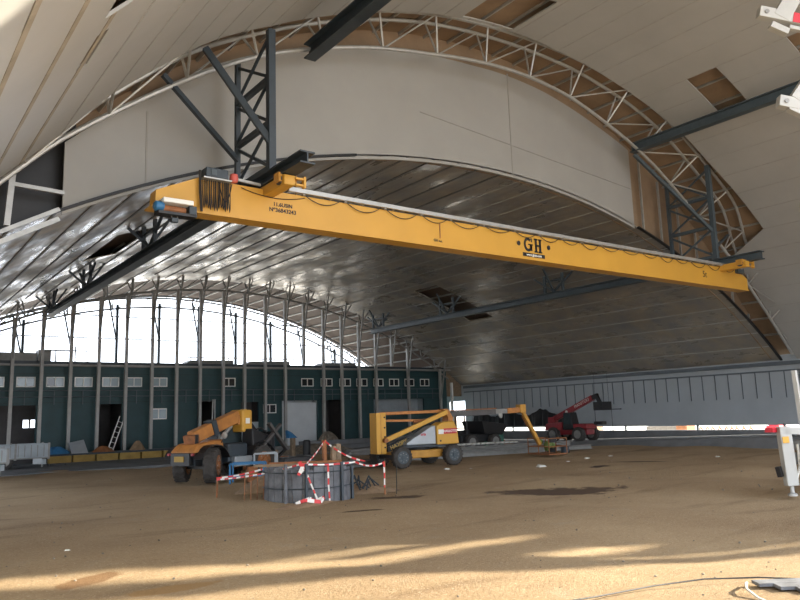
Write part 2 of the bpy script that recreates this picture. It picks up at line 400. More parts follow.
for a, b, w in (((.5,yy,5.6),(3.95,yy,7.6),.10), ((.4,yy,5.27),(3.95,yy,7.34),.12), ((.9,yy,6.7),(3.5,yy,9.25),.13), ((2.8,yy,8.1),(4.05,yy,8.05),.10)):
    MB().bar(a, b, w).build('rail', M['galv'], r)
# edge trim of the lower vault
mb = MB()
for k in range(60):
    a = -FS+2*FS*k/60; b = -FS+2*FS*(k+1)/60
    if far(b)[0] < 13.5 or far(a)[0] > 28.5:
        strip(mb, far, a, b, YF0-.12, YF0+.02, YF0-.12, YF0+.02, -.03, .04, 0, 1)
structure('trim_1', mb, M['black'], 'dull steel edge angle along the rim of the far vault')

# ------------------------------------------------------------------ arch trusses (triangular section)
def arch_truss(name, prof, s0, s1, yc, half, depth, off_top, step, label, mch, mweb, rch=.06, rw=.035, diag=True, taper=False):
    sm = lambda t: max(0, min(1, t))**2*(3-2*max(0, min(1, t)))
    SH = lambda s: 0 if not taper else -.8*sm((s-24)/10)*(1-sm((s-39)/4)) - .85*sm((s-5)/3)*(1-sm((s-10)/4))
    OF = lambda s, off: off if (off == off_top or not taper) else off_top - (off_top-off)*(.12+.88*max(0, min(1, (s-6.5)/14)))*(1-.35*max(0, min(1, (s-38)/8)))
    r = root(name, (20, yc, 0), label, 'roof truss', 'arched roof trusses', world=True)
    n = int((s1-s0)/step); S = [s0+(s1-s0)*i/n for i in range(n+1)]
    for dy, off in ((-half, off_top), (half, off_top), (0, off_top-depth)):
        SS = [s0+(s1-s0)*i/90 for i in range(91)]; pts = [(prof(s, OF(s, off))[0], yc+dy+(SH(s) if dy else 0), prof(s, OF(s, off))[1]) for s in SS]
        MB().tube(pts, rch, 8).build('inner_chord' if dy == 0 else 'outer_chord', mch, r, smooth=True)
    P = lambda s, off, dy: (prof(s, OF(s, off))[0], yc+dy+(SH(s) if dy else 0), prof(s, OF(s, off))[1])
    for i, s in enumerate(S[:-1]):
        for dy in (-half, half):
            MB().tube([P(s, off_top-depth, 0), P(s, off_top, dy)], rw, 6).build('web_bar', mweb, r)
        if diag and i < len(S)-1:
            MB().tube([P(s, off_top-depth, 0), P(S[i+1], off_top, half if i % 2 else -half)], rw*.8, 6).build('diagonal', mweb, r)
    return r
arch_truss('arch_truss', near, 3.0, NS[-1]-1, 18.95, .33, 1.35, .2, 2.45, 'near arched lattice truss along the tall vault, in front of the infill wall', M['galv'], M['galv'], .07, .04, taper=True)
arch_truss('arch_truss', far, -FS+1.5, FS-2, 46.2, .75, .95, .12, 1.55, 'far arched lattice truss above the green annex', M['galv_dull'], M['galv_dull'], .07, .045)
arch_truss('arch_truss', far, -FS+1.5, FS-2, 56.3, .5, .8, .2, 3.1, 'farthest arched truss at the open end of the roof against the sky', M['galv_dull'], M['galv_dull'], .07, .05)

# ------------------------------------------------------------------ crane runways, towers, hangers
XRL, XRR, ZR = 8.65, 31.3, 8.43
def runway(x, y0, y1, z, w, h, label, m):
    o = MB().ibeam((x,y0,z),(x,y1,z), w, h, .04).build('runway_beam', m); return tag(o, label, 'steel beam', 'crane runway beams')
runway(XRL, 15.3, 45.6, ZR, .42, .32, 'dark navy crane runway beam on the left, above the trailers', M['navy'])
runway(XRR, 15.7, 46.0, ZR, .42, .36, 'dark crane runway beam on the right, under the far end of the yellow girder', M['navy_light'])
runway(10.85, 3.0, 19.0, 13.45, .40, .50, 'dark navy beam at the top of the near vault, left of its crown', M['navy'])
runway(27.75, 3.0, 19.3, 13.7, .35, .42, 'blue-grey beam at the top of the near vault on the right', M['navy_light'])
def tower(x, y0, y1, z0, z1, m, label, braces):
    r = root('lattice_hanger_tower', (x,(y0+y1)/2,z0), label, 'steel tower', 'lattice towers carrying the crane runways', world=True)
    MB().bar((x,y0,z0),(x,y0,z1), .20,.20).build('column', m, r); MB().bar((x,y1,z0),(x,y1,z1), .14).build('column', m, r)
    n = 3; dz = (z1-z0-.2)/n
    for k in range(n):
        a = z0+.1+dz*k; b = a+dz
        MB().bar((x,y0,a),(x,y1,a), .14).build('crossbar', m, r)
        MB().bar((x+.03,y0,a),(x+.03,y1,b-.1), .09).build('diagonal', m, r)
        MB().bar((x-.05,y1,a),(x-.05,y0,b-.1), .07).build('diagonal', m, r)
    for p, q, w in braces: MB().bar(p, q, w).build('raking_brace', m, r)
    return r
tower(XRL, 17.3, 19.5, 8.66, 12.75, M['navy'], 'dark lattice tower before the infill wall at the left end of the crane',
      [((6.2,18.9,11.45),(XRL,19.45,9.6),.13), ((7.0,17.9,12.0),(XRL,17.3,9.45),.17)])
tower(XRR, 17.8, 20.0, 8.66, 13.1, M['navy_light'], 'blue-grey lattice tower before the brown steelwork at the right end of the crane',
      [((27.75,19.2,13.4),(XRR,17.8,9.9),.14), ((34.5,18.9,10.4),(XRR,17.9,9.1),.10)])
def hanger(x, y, m, label, top):
    r = root('runway_hanger', (x,y,8.66), label, 'steel bracket', 'hanger brackets between the runways and the far vault', world=True)
    for dy in (-.55, .55):
        MB().bar((x,y+dy*1.2,8.66),(x,y+dy*1.2,top), .13).build('hanger_leg', m, r)
        MB().bar((x,y,8.66),(x,y+dy*2.6,top-.05), .09).build('diagonal', m, r)
    MB().bar((x,y-.75,top-.35),(x,y+.75,top-.35), .09).build('crossbar', m, r)
    for dx in (-.8, .8): MB().bar((x,y,8.66),(x+dx,y,far_z(x+dx)), .09).build('side_brace', m, r)
for x, m, side in ((XRL, M['navy'], 'left'), (XRR, M['navy_light'], 'right')):
    for y, w in ((27.6,'nearest the crane'), (37.0,'second from the crane'), (45.0,'farthest, by the open end of the hall')):
        hanger(x, y, m, f'dark hanger bracket over the {side} runway beam, {w}', far_z(x))

# ------------------------------------------------------------------ side walls
mb = MB()
mb.box(XR, XR+.12, -2, 46.6, .88, 4.5, 0)
mb.box(XR, XR+.12, 48.6, YEND, .5, 4.4, 0); mb.box(XR, XR+.12, 46.6, 48.6, 3.1, 4.4, 0)
mb.box(XR+.35, XR+.45, 12, 23, 3.9, 6.2, 0); mb.box(XR, XR+.45, 20.9, 21.0, 4.1, 6.2, 0)
structure('wall_right', mb, M['panel_blue'], 'long low blue-grey side wall panels on the right')
mb = MB(); mb.box(XR-.15, XR+.1, -2, 46.6, 4.12, 4.32); mb.box(XR-.08, XR+.05, -2, 46.6, 3.78, 3.86)
structure('trim_2', mb, M['rail_grey'], 'dark eaves rail along the top of the right side wall')
mb = MB(); y = 12.7
while y < 46: mb.box(XR-.03, XR-.005, y-.022, y+.022, 2.35, 3.8); y += .82
structure('trim_3', mb, M['rail_grey'], 'short dark hanging joint strips on the right side wall')
mb = MB()
for k in range(30):
    ya, yb = -2+49*k/30, -2+49*(k+1)/30; zf = lambda y: .62
    mb.hexa([(XR-.02,ya,0),(XR+.35,ya,0),(XR+.35,yb,0),(XR-.02,yb,0),(XR-.02,ya,zf(ya)),(XR+.35,ya,zf(ya)),(XR+.35,yb,zf(yb)),(XR-.02,yb,zf(yb))])
structure('baseboard_right', mb, M['conc_dark'], 'low concrete kerb wall under the bright gap of the side wall')
mb = MB(); y = 10.
while y < 46: mb.box(XR+.0, XR+.12, y-.05, y+.05, .3, .95); y += 5.2
structure('trim_4', mb, M['navy_light'], 'stub posts carrying the side wall across the bright gap')
mb = MB(); mb.box(XL-.15, XL, 18, YEND, 3.3, EAVE); mb.box(XL-.15, XL, -2, 18, 0, EAVE)  # unseen side, opened low along the far part to let skylight in
for y in range(24, 57, 6): mb.box(XL-.15, XL, y, y+.3, -.1, 3.3)
structure('wall_left', mb, M['panel_blue'], 'left side wall of the hall')

# ------------------------------------------------------------------ ground
mb = MB()
nx, ny = 60, 60; random.seed(3)
gx = [-12+ (54)*i/nx for i in range(nx+1)]; gy = [-14+(52.5)*i/ny for i in range(ny+1)]
def gz(x, y):
    return .035*math.sin(x*.9+y*.35)+.03*math.sin(y*1.3-x*.4)+.02*math.sin(2.3*x+1.1*y) - .035
vs = [(x,y,gz(x,y)) for y in gy for x in gx]
fs = [(j*(nx+1)+i, j*(nx+1)+i+1, (j+1)*(nx+1)+i+1, (j+1)*(nx+1)+i) for j in range(ny) for i in range(nx)]
mb.add(vs, fs)
structure('floor', mb, M['floor'], 'bare brown earth floor of the hall with sunlit patches', smooth=True)
mb = MB(); mb.box(-12, 42, 36.6, 60, -.30, .02); structure('floor', mb, M['conc_dark'], 'dark grey paved strip in front of the green annex')
mb = MB(); n = 20
for k in range(n):
    ya, yb = 4+33*k/n, 4+33*(k+1)/n; h = lambda y: .04+.40*max(0, min(1, (34-y)/16))
    mb.hexa([(34.6,ya,-.2),(41.3,ya,-.2),(41.3,yb,-.2),(34.6,yb,-.2),(35.4,ya,h(ya)),(41.3,ya,h(ya)+.03),(41.3,yb,h(yb)+.03),(35.4,yb,h(yb))])
structure('floor', mb, M['conc_dark'], 'raised dark concrete strip along the foot of the right side wall')
mb = MB(); mb.box(-160, 220, -120, 220, -.6, -.32); structure('floor', mb, M['outside'], 'pale sunlit ground outside the hall')
mb = MB(); mb.box(41.5, 220, -60, 120, -.31, .1); structure('floor', mb, M['outside'], 'pale sunlit yard beyond the right side wall')

# ------------------------------------------------------------------ green annex
YA = 46.9; AX0, AX1 = -1.0, 39.3; ZP = 5.85
up_win = [(5.55,6.75),(7.35,8.35),(8.92,9.92),(10.47,11.5),(12.05,13.05),(13.45,14.45),(15.05,16.05),(19.75,20.7),(25.75,26.75),(27.35,28.35),(28.95,29.95),(30.45,31.45),(32.0,32.95),(33.5,34.45),(35.0,35.95),(36.55,37.5)]
lo_win = [(15.0,16.05,2.3,2.98),(22.75,23.75,2.5,3.12)]
bays = [(AX0,8.45,0,3.3),(11.75,13.25,0,3.3),(18.05,19.3,0,3.45),(19.6,20.95,.0,2.6),(21.1,22.4,0,3.3),(24.2,27.1,0,3.35),(27.4,29.1,0,3.35),(32.0,36.9,2.35,3.35)]
holes = [(a,b,4.34,4.92) for a, b in up_win] + lo_win + bays
XS = sorted({AX0, AX1} | {h[0] for h in holes} | {h[1] for h in holes})
annex = root('annex_building', ((AX0+AX1)/2, YA, 0), 'two storey dark green annex at the far end of the hall', 'building', world=True)
mb = MB()
for a, b in zip(XS, XS[1:]):
    mid = (a+b)/2; hs = sorted((h[2], h[3]) for h in holes if h[0] < mid < h[1]); z = 0
    for h in hs:
        if h[0] > z: mb.box(a, b, YA, YA+.18, z, h[0])
        z = h[1]
    mb.box(a, b, YA, YA+.18, z, ZP)
mb.build('front_wall', M['green'], annex)
for z in (.9, 1.7, 2.5): pass
mb = MB(); x = AX0
while x < AX1:
    for z in (3.42, 5.1): mb.box(x, min(AX1, x+1.5), YA-.012, YA, z, z+.025)
    x += 1.55
mb.build('cladding_joint', M['green_dark'], annex)
MB().box(AX0, AX1+.1, YA-.1, YA+.25, ZP-.16, ZP).build('parapet_cap', M['navy'], annex)
MB().box(AX0, AX1, YA-.03, YA, ZP-.30, ZP-.24).build('flashing', M['galv_dull'], annex)
MB().box(AX0, AX1, YA+.2, YA+9.5, 5.35, 5.55).build('flat_roof', M['conc'], annex)
MB().box(AX1-.2, AX1, YA+.2, YA+9.5, 0, 5.5).build('end_wall', M['green'], annex)
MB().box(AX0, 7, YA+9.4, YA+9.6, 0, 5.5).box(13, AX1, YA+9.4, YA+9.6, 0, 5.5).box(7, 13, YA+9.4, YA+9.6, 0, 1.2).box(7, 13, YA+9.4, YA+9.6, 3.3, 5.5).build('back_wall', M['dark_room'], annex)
MB().box(AX0, AX1, YA+.2, YA+9.4, 3.4, 3.55).build('upper_slab', M['conc_dark'], annex)
# rooms behind the openings
def room(x0, x1, m, depth=3.0, name='bay_wall', z1=3.4):
    mb = MB(); y0, y1 = YA+.18, YA+depth
    mb.box(x0, x1, y1, y1+.1, 0, z1); mb.box(x0-.1, x0, y0, y1, 0, z1); mb.box(x1, x1+.1, y0, y1, 0, z1)
    return mb.build(name, m, annex)
mb = MB(); y1 = YA+3.0   # leftmost bay has two bright windows in its rear wall, open to the day
wins = [(8.25,8.78),(8.95,9.42)]
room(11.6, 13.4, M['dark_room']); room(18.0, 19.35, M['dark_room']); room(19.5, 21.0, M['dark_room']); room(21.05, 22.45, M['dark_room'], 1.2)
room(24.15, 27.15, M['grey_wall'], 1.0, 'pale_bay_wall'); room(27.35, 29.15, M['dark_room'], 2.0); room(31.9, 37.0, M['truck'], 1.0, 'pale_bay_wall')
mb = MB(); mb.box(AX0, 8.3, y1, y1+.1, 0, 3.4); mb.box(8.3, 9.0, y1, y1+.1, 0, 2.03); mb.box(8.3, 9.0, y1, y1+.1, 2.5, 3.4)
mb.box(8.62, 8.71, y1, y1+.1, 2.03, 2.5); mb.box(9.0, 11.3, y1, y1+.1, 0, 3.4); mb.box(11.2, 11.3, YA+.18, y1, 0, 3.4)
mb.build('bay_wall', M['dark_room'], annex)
def window(x0, x1, z0, z1, pale, openr=False):
    y = YA-.02; f = MB(); w = .06
    f.box(x0, x1, y, y+.1, z0, z0+w); f.box(x0, x1, y, y+.1, z1-w, z1); f.box(x0, x0+w, y, y+.1, z0+w, z1-w); f.box(x1-w, x1, y, y+.1, z0+w, z1-w)
    xm = (x0+x1)/2; f.box(xm-w/2, xm+w/2, y, y+.1, z0+w, z1-w)
    fo = f.build('window', M['white'], annex)
    for i, (a, b) in enumerate(((x0+w, xm-w/2), (xm+w/2, x1-w))):
        m = M['pane_dark'] if (openr and i == 0) or not pale else M['pane_pale']
        MB().box(a, b, y+.04, y+.07, z0+w, z1-w).build('pane', m, fo)
for i, (a, b) in enumerate(up_win): window(a, b, 4.34, 4.93, i < 7, i == 2)
for i, (a, b, c, d) in enumerate(lo_win): window(a, b, c, d, i == 0)
MB().box(21.1, 22.4, YA+.02, YA+.12, 0, 1.95).build('lower_panel', M['silver'], annex)
MB().box(24.2, 27.1, YA+.3, YA+.36, .2, 3.2).build('white_infill_panel', M['grey_wall'], annex)
# guard rail along the first floor
g = root('guard_rail', ((AX0+AX1)/2, YA-.25, 3.3), 'thin dark guard rail along the first floor of the green annex', 'railing', world=True)
for z in (4.12, 3.76): MB().tube([(AX0,YA-.25,z),(AX1-1,YA-.25,z)], .028, 6).build('rail', M['rail_grey'], g)
x = 6.2
while x < 38: MB().bar((x,YA-.25,3.3),(x,YA-.25,4.12), .04).build('baluster', M['rail_grey'], g); x += 1.57
for i, (a, b, w) in enumerate(((18.2,18.2,.09),(18.95,18.95,.07),(19.2,19.2,.07))):
    tag(MB().bar((a,YA-.12,0),(b+.12*(i==1),YA-.12,3.5), w).build('timber_prop', M['galv']), ['leftmost','middle','rightmost'][i]+' pale prop in the open bay behind the orange telehandler', 'prop', 'props in the open bay')
# rooftop things
t = root('rooftop_duct', (8.0,48.4,5.85), 'grey flat duct on the annex roof at far left', 'duct', world=True)
MB().box(3.0,8.6,48.2,49.6,5.85,6.45).build('duct', M['galv_dull'], t, bevel=.03); MB().box(8.7,9.4,48.3,49.2,5.85,6.65).build('outlet', M['galv_dull'], t)
t = root('rooftop_rail', (10.0,48.0,5.85), 'low rail frame on the annex roof beside the grey duct', 'railing', world=True)
MB().tube([(8.8,48,6.6),(11.4,48,6.6),(11.4,48,5.6)], .05, 6).build('rail', M['galv_dull'], t)
for x in (9.6,10.7): MB().bar((x,48,5.6),(x,48,6.6+.3*(x>10)), .07).build('upright', M['galv_dull'], t)
for i, (x0, x1, w) in enumerate(((17.2,21.2,'left of the roof centre'),(21.6,25.6,'at the roof centre'),(27.6,31.4,'right, near the roof springing'))):
    t = root('roof_light_frame', ((x0+x1)/2,48.6,5.55), 'low grey steel frame on the annex roof, '+w, 'roof frame', 'low frames on the annex roof', world=True)
    MB().hexa([(x0,48.2,5.55),(x1,48.2,5.55),(x1,49.6,5.55),(x0,49.6,5.55),(x0+.9,48.4,6.2),(x1,48.4,6.25),(x1,49.4,6.25),(x0+.9,49.4,6.2)]).build('curb', M['galv_dull'], t)
    MB().bar((x0+.6,48.3,6.38),(x1+.4,48.3,6.4), .07).build('top_rail', M['galv'], t)
    for k in range(4): MB().bar((x0+.9+k*.9,48.3,6.1),(x0+.9+k*.9,48.3,6.4), .05).build('stub', M['galv'], t)

# ------------------------------------------------------------------ gable posts
px = [5.45,7.0,8.52,10.08,11.65,13.25,14.83,16.4,17.95,19.53,21.05,22.58,24.11,25.6,27.2,28.75,30.27,31.8,33.3,34.85,38.07]
skip_low = {25.6, 33.3}
ordn = ['1st','2nd','3rd','4th','5th','6th','7th','8th','9th','10th','11th','12th','13th','14th','15th','16th','17th','18th','19th','20th','21st','22nd']
for i, x in enumerate(px):
    z0 = ZP if x in skip_low else 0; zt = far_z(x)-.75
    t = root('gable_post', (x,46.2,z0), f'slender grey steel post before the green annex, {ordn[i]} from the left', 'steel post', 'grey steel posts before the annex', world=True)
    MB().box(x-.085, x+.085, 46.1, 46.3, z0, zt).build('post', M['post'], t)
    MB().bar((x,46.2,max(z0,zt-2.6)), (x+.05,45.45,zt+.8), .09).build('raking_strut', M['galv_dull'], t)
for i, z in enumerate((7.25, 8.62)):
    xa = 4 if i == 0 else 7.5; xb = 34.2 if i == 0 else 31.5
    tag(MB().bar((xa,46.35,z),(xb,46.35,z), .08,.06).build('gable_girt', M['galv_dull']), ['lower','upper'][i]+' thin horizontal rail across the bright open gable', 'steel rail', 'rails across the open gable')
tag(MB().bar((3.5,46.35,5.6),(39.4,46.35,5.62), .08,.07).build('gable_girt', M['post']), 'thin horizontal rail just under the parapet of the green annex', 'steel rail')
fx = [9.1+3.15*k for k in range(9)]
for i, x in enumerate(fx):
    zt = far_z(x)-.3
    t = root('rear_gable_post', (x,56.3,5.5), f'thin far post against the sky beyond the annex roof, {ordn[i]} from the left', 'steel post', 'far posts against the sky', world=True)
    MB().box(x-.09, x+.09, 56.2, 56.4, 5.4, zt).build('post', M['navy_light'], t)
    MB().bar((x,56.3,zt-2.8), (x-.75,55.8,zt+.2), .09).build('raking_strut', M['navy_light'], t)
tag(MB().box(39.35,39.5,46.3,46.5,0,4.6).build('corner_post', M['white']), 'pale post at the bright slit right of the annex', 'steel post')
# corner return at the side wall
structure('trim_5', MB().box(39.3,41,47.0,47.15,3.5,6.0), M['timber'], 'brown unlined corner above the bright slit')

# ------------------------------------------------------------------ yellow overhead crane
YC = 17.7
cr = root('bridge_crane', (20,YC,7.3), 'long yellow overhead travelling crane bridge with black lettering', 'crane', world=True)
z0, z1 = 7.28, 8.17
prof = [(5.6,z0),(33.2,z0),(33.2,z0+.55),(32.3,z1),(8.2,z1),(6.7,z1+.02),(5.62,z0+.42)]
mb = MB(); mb.prism([(x,YC-.22,z) for x, z in prof], (0,.44,0))
mb.box(5.5,33.2,YC-.27,YC+.27,z0-.03,z0+.02)
gd = mb.build('girder', M['yellow'], cr)
for x, nm in ((XRL,'end_carriage'),(XRR-.25,'end_carriage')):
    e = MB().box(x-.16,x+.16,16.25,19.4,7.98,8.25).build('end_carriage', M['yellow'], cr, bevel=.02)
    for y in (16.5,19.1):
        MB().lathe((x-.2,y,8.16),(1,0,0),[(.15,0),(.15,.4)],16).build('wheel', M['navy'], e)
        MB().box(x-.26,x+.26,y-.14,y+.14,8.08,8.32).build('wheel_bracket', M['yellow_dull'], e)
    MB().box(x+.16,x+.42,16.2,16.3,7.98,8.03).box(x+.16,x+.42,16.2,16.3,8.15,8.20).box(x+.38,x+.44,16.18,16.3,7.94,8.24).build('buffer_bracket', M['yellow'], e)
    MB().box(x-.15,x+.15,YC-.2,YC+.2,7.9,8.1).build('saddle', M['yellow_dull'], cr)
# festoon rail on outriggers along the girder top
MB().bar((9.2,YC-.34,8.26),(32.6,YC-.34,8.26), .09,.12).build('cable_rail', M['galv'], cr)
MB().box(9.3,32.4,YC-.16,YC+.1,z1,z1+.05).build('trolley_rail', M['navy_light'], cr)
x = 9.5
while x < 32.4: MB().bar((x,YC-.36,8.22),(x,YC-.1,8.19), .05).build('rail_outrigger', M['galv'], cr); x += 1.1
x = 9.7; random.seed(5)
first = True
while x < 32:
    dx = (1.05 if x < 17 else .95)+random.uniform(-.1,.12); sag = .22+random.uniform(-.04,.05)
    pts = [(x+dx*k/12*1.15, YC-.27-.04*math.sin(k/12*PI), 8.22-sag*(1-(2*k/12-1)**2)) for k in range(13)]
    MB().tube(pts, .013, 6).build('festoon_cable', M['cable'], cr, smooth=True)
    MB().box(x-.04,x+.04,YC-.33,YC-.23,8.16,8.25).build('cable_trolley', M['galv_dull'], cr)
    x += dx*1.25
pts = [(6.95+1.9*k/14, YC-.26, 8.10-.14*(1-(2*k/14-1)**2)) for k in range(15)]
MB().tube([(x+.9,y,z) for x,y,z in pts], .011, 6).build('festoon_cable', M['cable'], cr, smooth=True)
# bundled hanging cables at the parked end
random.seed(11)
for k in range(13):
    x = 6.78+k*.058; zb = 7.33+random.uniform(0,.12); w = random.uniform(.03,.06)
    pts = [(x,YC-.3,8.2),(x-.01,YC-.31-.02*(k%2),7.8),(x+w*.2,YC-.33,zb+.08),(x+w*.5,YC-.33,zb),(x+w*.8,YC-.33,zb+.08),(x+w,YC-.31,7.8),(x+w,YC-.3,8.2)]
    MB().tube(pts, .013, 5).build('parked_cable', M['cable'], cr, smooth=True)
MB().tube([(6.70,YC-.3,8.36),(6.70,YC-.33,7.8),(6.74,YC-.33,7.28)], .035, 6).build('parked_cable', M['cable'], cr)
MB().tube([(7.2+.35*k/10, YC-.33, 8.12-.5*(1-(2*k/10-1)**2)) for k in range(11)], .014, 5).build('parked_cable', M['cable'], cr)
c = MB().box(6.82,7.42,YC-.42,YC-.02,8.20,8.45).build('control_box', M['navy'], cr, bevel=.02)
MB().box(6.75,7.5,YC-.46,YC+.0,8.14,8.18).build('box_shelf', M['galv'], c)
MB().box(6.95,7.10,YC-.44,YC-.42,8.25,8.4).build('box_door', M['navy_light'], c)
MB().lathe((7.62,YC-.3,8.28),(0,0,1),[(.09,-.09),(.12,0),(.10,.12)],14).build('warning_siren', M['buzzer'], cr, smooth=True)
MB().bar((7.7,YC-.25,8.30),(8.4,YC-.25,8.26), .07).build('siren_conduit', M['galv'], cr)
MB().box(32.2,32.75,YC-.36,YC-.1,8.0,8.25).build('junction_box', M['navy_light'], cr)
# lettering
yf = YC-.226; X_ = (1,0,0); U_ = (0,0,1)
def glyph_GH(cx, cz, s):
    mb = MB(); B = lambda a, b, c, d: mb.box(cx+a*s, cx+b*s, yf-.012, yf, cz+c*s, cz+d*s)
    # G: ring segments plus bar and serif
    n = 26; r0, r1 = .30, .50
    for k in range(n):
        t0 = math.radians(48+ (350-48)*k/n); t1 = math.radians(48+(350-48)*(k+1)/n)
        q = [(math.cos(t)*r*.82-.60, math.sin(t)*r) for t, r in ((t0,r0),(t1,r0),(t1,r1),(t0,r1))]
        wx = [(cx+a*s, yf-.012, cz+b*s) for a, b in q]; mb.prism(wx, (0,.012,0))
    B(-.42,-.20,-.42,.02); B(-.58,-.12,-.03,.06); B(-.30,-.20,.20,.48)
    for x in (.10,.52): B(x,x+.19,-.5,.5)
    for x in (.02,.44):
        B(x,x+.35,.40,.5); B(x,x+.35,-.5,-.40)
    B(.10,.70,-.07,.07)
    return mb
glyph_GH(18.93,7.80,.50).build('maker_lettering', M['black'], cr)
for x in (18.17, 19.68): MB().lathe((x,yf,7.80),(0,-1,0),[(.085,0),(.085,.012)],14).build('lettering_dot', M['black'], cr)
p = MB().box(18.35,19.45,yf-.008,yf,7.37,7.50).build('address_plate', M['black'], cr)
text('www.ghsa.com', .125, (18.9,yf-.012,7.435), X_, U_, M['white'], cr)
text('11.6USIN', .15, (9.08,yf-.004,7.80), X_, U_, M['black'], cr)
text('Nº36843243', .16, (9.08,yf-.004,7.64), X_, U_, M['black'], cr)
text('GH s.a.', .12, (14.55,yf-.004,7.46), X_, U_, M['black'], cr)
text('5t', .40, (29.65,yf-.004,7.72), X_, U_, M['black'], cr)
MB().box(14.62,14.66,yf-.01,yf,7.55,8.05).build('scratch_mark', M['rust'], cr)
# hoist trolley parked at the left end
h = root('hoist_trolley', (6.1,YC-.55,6.9), 'white and dark hoist unit parked under the left end of the crane', 'hoist', world=True)
MB().box(5.85,6.6,YC-.70,YC-.35,7.30,7.42).build('cover', M['white'], h, bevel=.02)
MB().lathe((5.68,YC-.5,7.22),(1,0,0),[(.08,0),(.13,.04),(.13,.2),(.1,.24)],18).build('motor', M['blue'], h, smooth=True)
MB().lathe((5.9,YC-.5,7.18),(1,0,0),[(.09,0),(.09,.55)],18).build('rope_drum', M['rust'], h, smooth=True)
MB().box(5.75,6.7,YC-.66,YC-.32,7.02,7.09).build('frame', M['black'], h); MB().box(6.5,6.7,YC-.66,YC-.32,7.05,7.3).build('gearbox', M['navy'], h, bevel=.02)
for x in (5.8,6.6): MB().bar((x,YC-.3,7.05),(x,YC-.3,7.32), .07).build('side_plate', M['black'], h)
for x in (6.12,6.26): MB().tube([(x,YC-.5,7.05),(x,YC-.5,6.95)], .012, 6).build('rope', M['galv_dull'], h)
MB().box(6.1,6.28,YC-.56,YC-.44,6.86,6.98).build('hook_block', M['navy'], h, bevel=.02)

h.location.x -= .2; h.location.z -= .02

# ------------------------------------------------------------------ wheels
def wheel(parent, c, r, w, axis=(0,1,0), hub=None, name='wheel', tread=True):
    c = V(c); ax = V(axis).normalized()
    mb = MB(); mb.lathe(c, ax, [(r*.62,-w/2),(r*.9,-w/2),(r,-w*.36),(r,w*.36),(r*.9,w/2),(r*.62,w/2)], 28)
    if tread:
        ref = V((0,0,1)); a = ax.cross(ref).normalized(); b = a.cross(ax)
        for k in range(20):
            for sgn in (-1, 1):
                t = 2*PI*(k+.25*sgn)/20; d = a*math.cos(t)+b*math.sin(t); p = c+d*r*1.0; q = ax*sgn
                mb.bar(p+q*w*.04, p+q*w*.46+ (a*-math.sin(t)+b*math.cos(t))*r*.06, r*.11, r*.06, d)
    o = mb.build(name, M['rubber'], parent, smooth=True)
    MB().lathe(c, ax, [(r*.50,-w*.53),(r*.60,-w*.51),(r*.60,w*.51),(r*.50,w*.53)], 24).lathe(c, ax, [(r*.2,-w*.60),(r*.24,-w*.5),(r*.24,w*.5),(r*.2,w*.60)], 12).build('rim', hub or M['rust'], o, smooth=True)
    mb = MB()
    for sgn in (-1,1):
        for k in range(8):
            t = 2*PI*k/8; ref = V((0,0,1)); a = ax.cross(ref).normalized(); b = a.cross(ax)
            mb.lathe(c+(a*math.cos(t)+b*math.sin(t))*r*.4, ax*sgn, [(r*.045,w*.5),(r*.045,w*.57)], 6)
    mb.build('wheel_nuts', M['galv_dull'], o)
    return o

# ------------------------------------------------------------------ orange telehandler
T = root('telehandler', (9.62,24.95,0), 'orange telehandler with raised boom, its back towards the camera', 'telehandler', rz=math.radians(21))
hd = -.6
for x, y, st in ((0,.74,-hd),(0,-.74,-hd),(2.3,.74,0),(2.3,-.74,0)):
    wheel(T, (x,y,.57), .57, .42, (math.sin(-st),math.cos(st),0), M['rust'])
MB().box(-.5,2.7,-.42,.42,.55,.95).build('chassis', M['navy'], T, bevel=.04)
MB().box(-.12,.12,-.8,.8,.45,.65).build('axle', M['black'], T); MB().box(2.18,2.42,-.8,.8,.45,.65).build('axle', M['black'], T)
MB().hexa([(-.7,-.62,1.0),(.7,-.62,1.0),(.7,.62,1.0),(-.7,.62,1.0),(-.45,-.5,1.3),(.7,-.52,1.42),(.7,.52,1.42),(-.45,.5,1.3)]).build('engine_hood', M['orange'], T, bevel=.07)
MB().box(-.76,-.70,-.45,.45,.6,1.0).build('rear_plate', M['black'], T); MB().box(-.3,.4,-.66,-.60,1.08,1.17).build('hood_grille', M['black'], T)
MB().box(-.79,-.75,-.2,.25,.72,.9).build('number_plate', M['ochre'], T)
for y in (-.58,.58): MB().box(-.76,-.70,y-.05,y+.05,.92,1.0).build('rear_lamp', M['red'], T)
for x in (0,2.3):
    for y in (-.75,.75):
        mb = MB(); n = 8
        for k in range(n):
            t0 = math.radians(20+140*k/n); t1 = math.radians(20+140*(k+1)/n); R = .66
            mb.hexa([(x+R*math.cos(t0),y-.2,.57+R*math.sin(t0)),(x+R*math.cos(t1),y-.2,.57+R*math.sin(t1)),(x+R*math.cos(t1),y+.2,.57+R*math.sin(t1)),(x+R*math.cos(t0),y+.2,.57+R*math.sin(t0)),
                     (x+(R+.03)*math.cos(t0),y-.2,.57+(R+.03)*math.sin(t0)),(x+(R+.03)*math.cos(t1),y-.2,.57+(R+.03)*math.sin(t1)),(x+(R+.03)*math.cos(t1),y+.2,.57+(R+.03)*math.sin(t1)),(x+(R+.03)*math.cos(t0),y+.2,.57+(R+.03)*math.sin(t0))])
        mb.build('mudguard', M['black'], T)
b = MB().bar((-.35,-.1,1.50),(1.75,-.1,2.20), .36,.42).build('boom', M['orange'], T, bevel=.03)
MB().bar((1.6,-.1,2.14),(2.2,-.1,2.30), .27,.33).build('inner_boom', M['yellow'], b, bevel=.02)
MB().box(1.75,2.25,-.42,.22,1.62,2.42).build('boom_head', M['yellow'], b, bevel=.06)
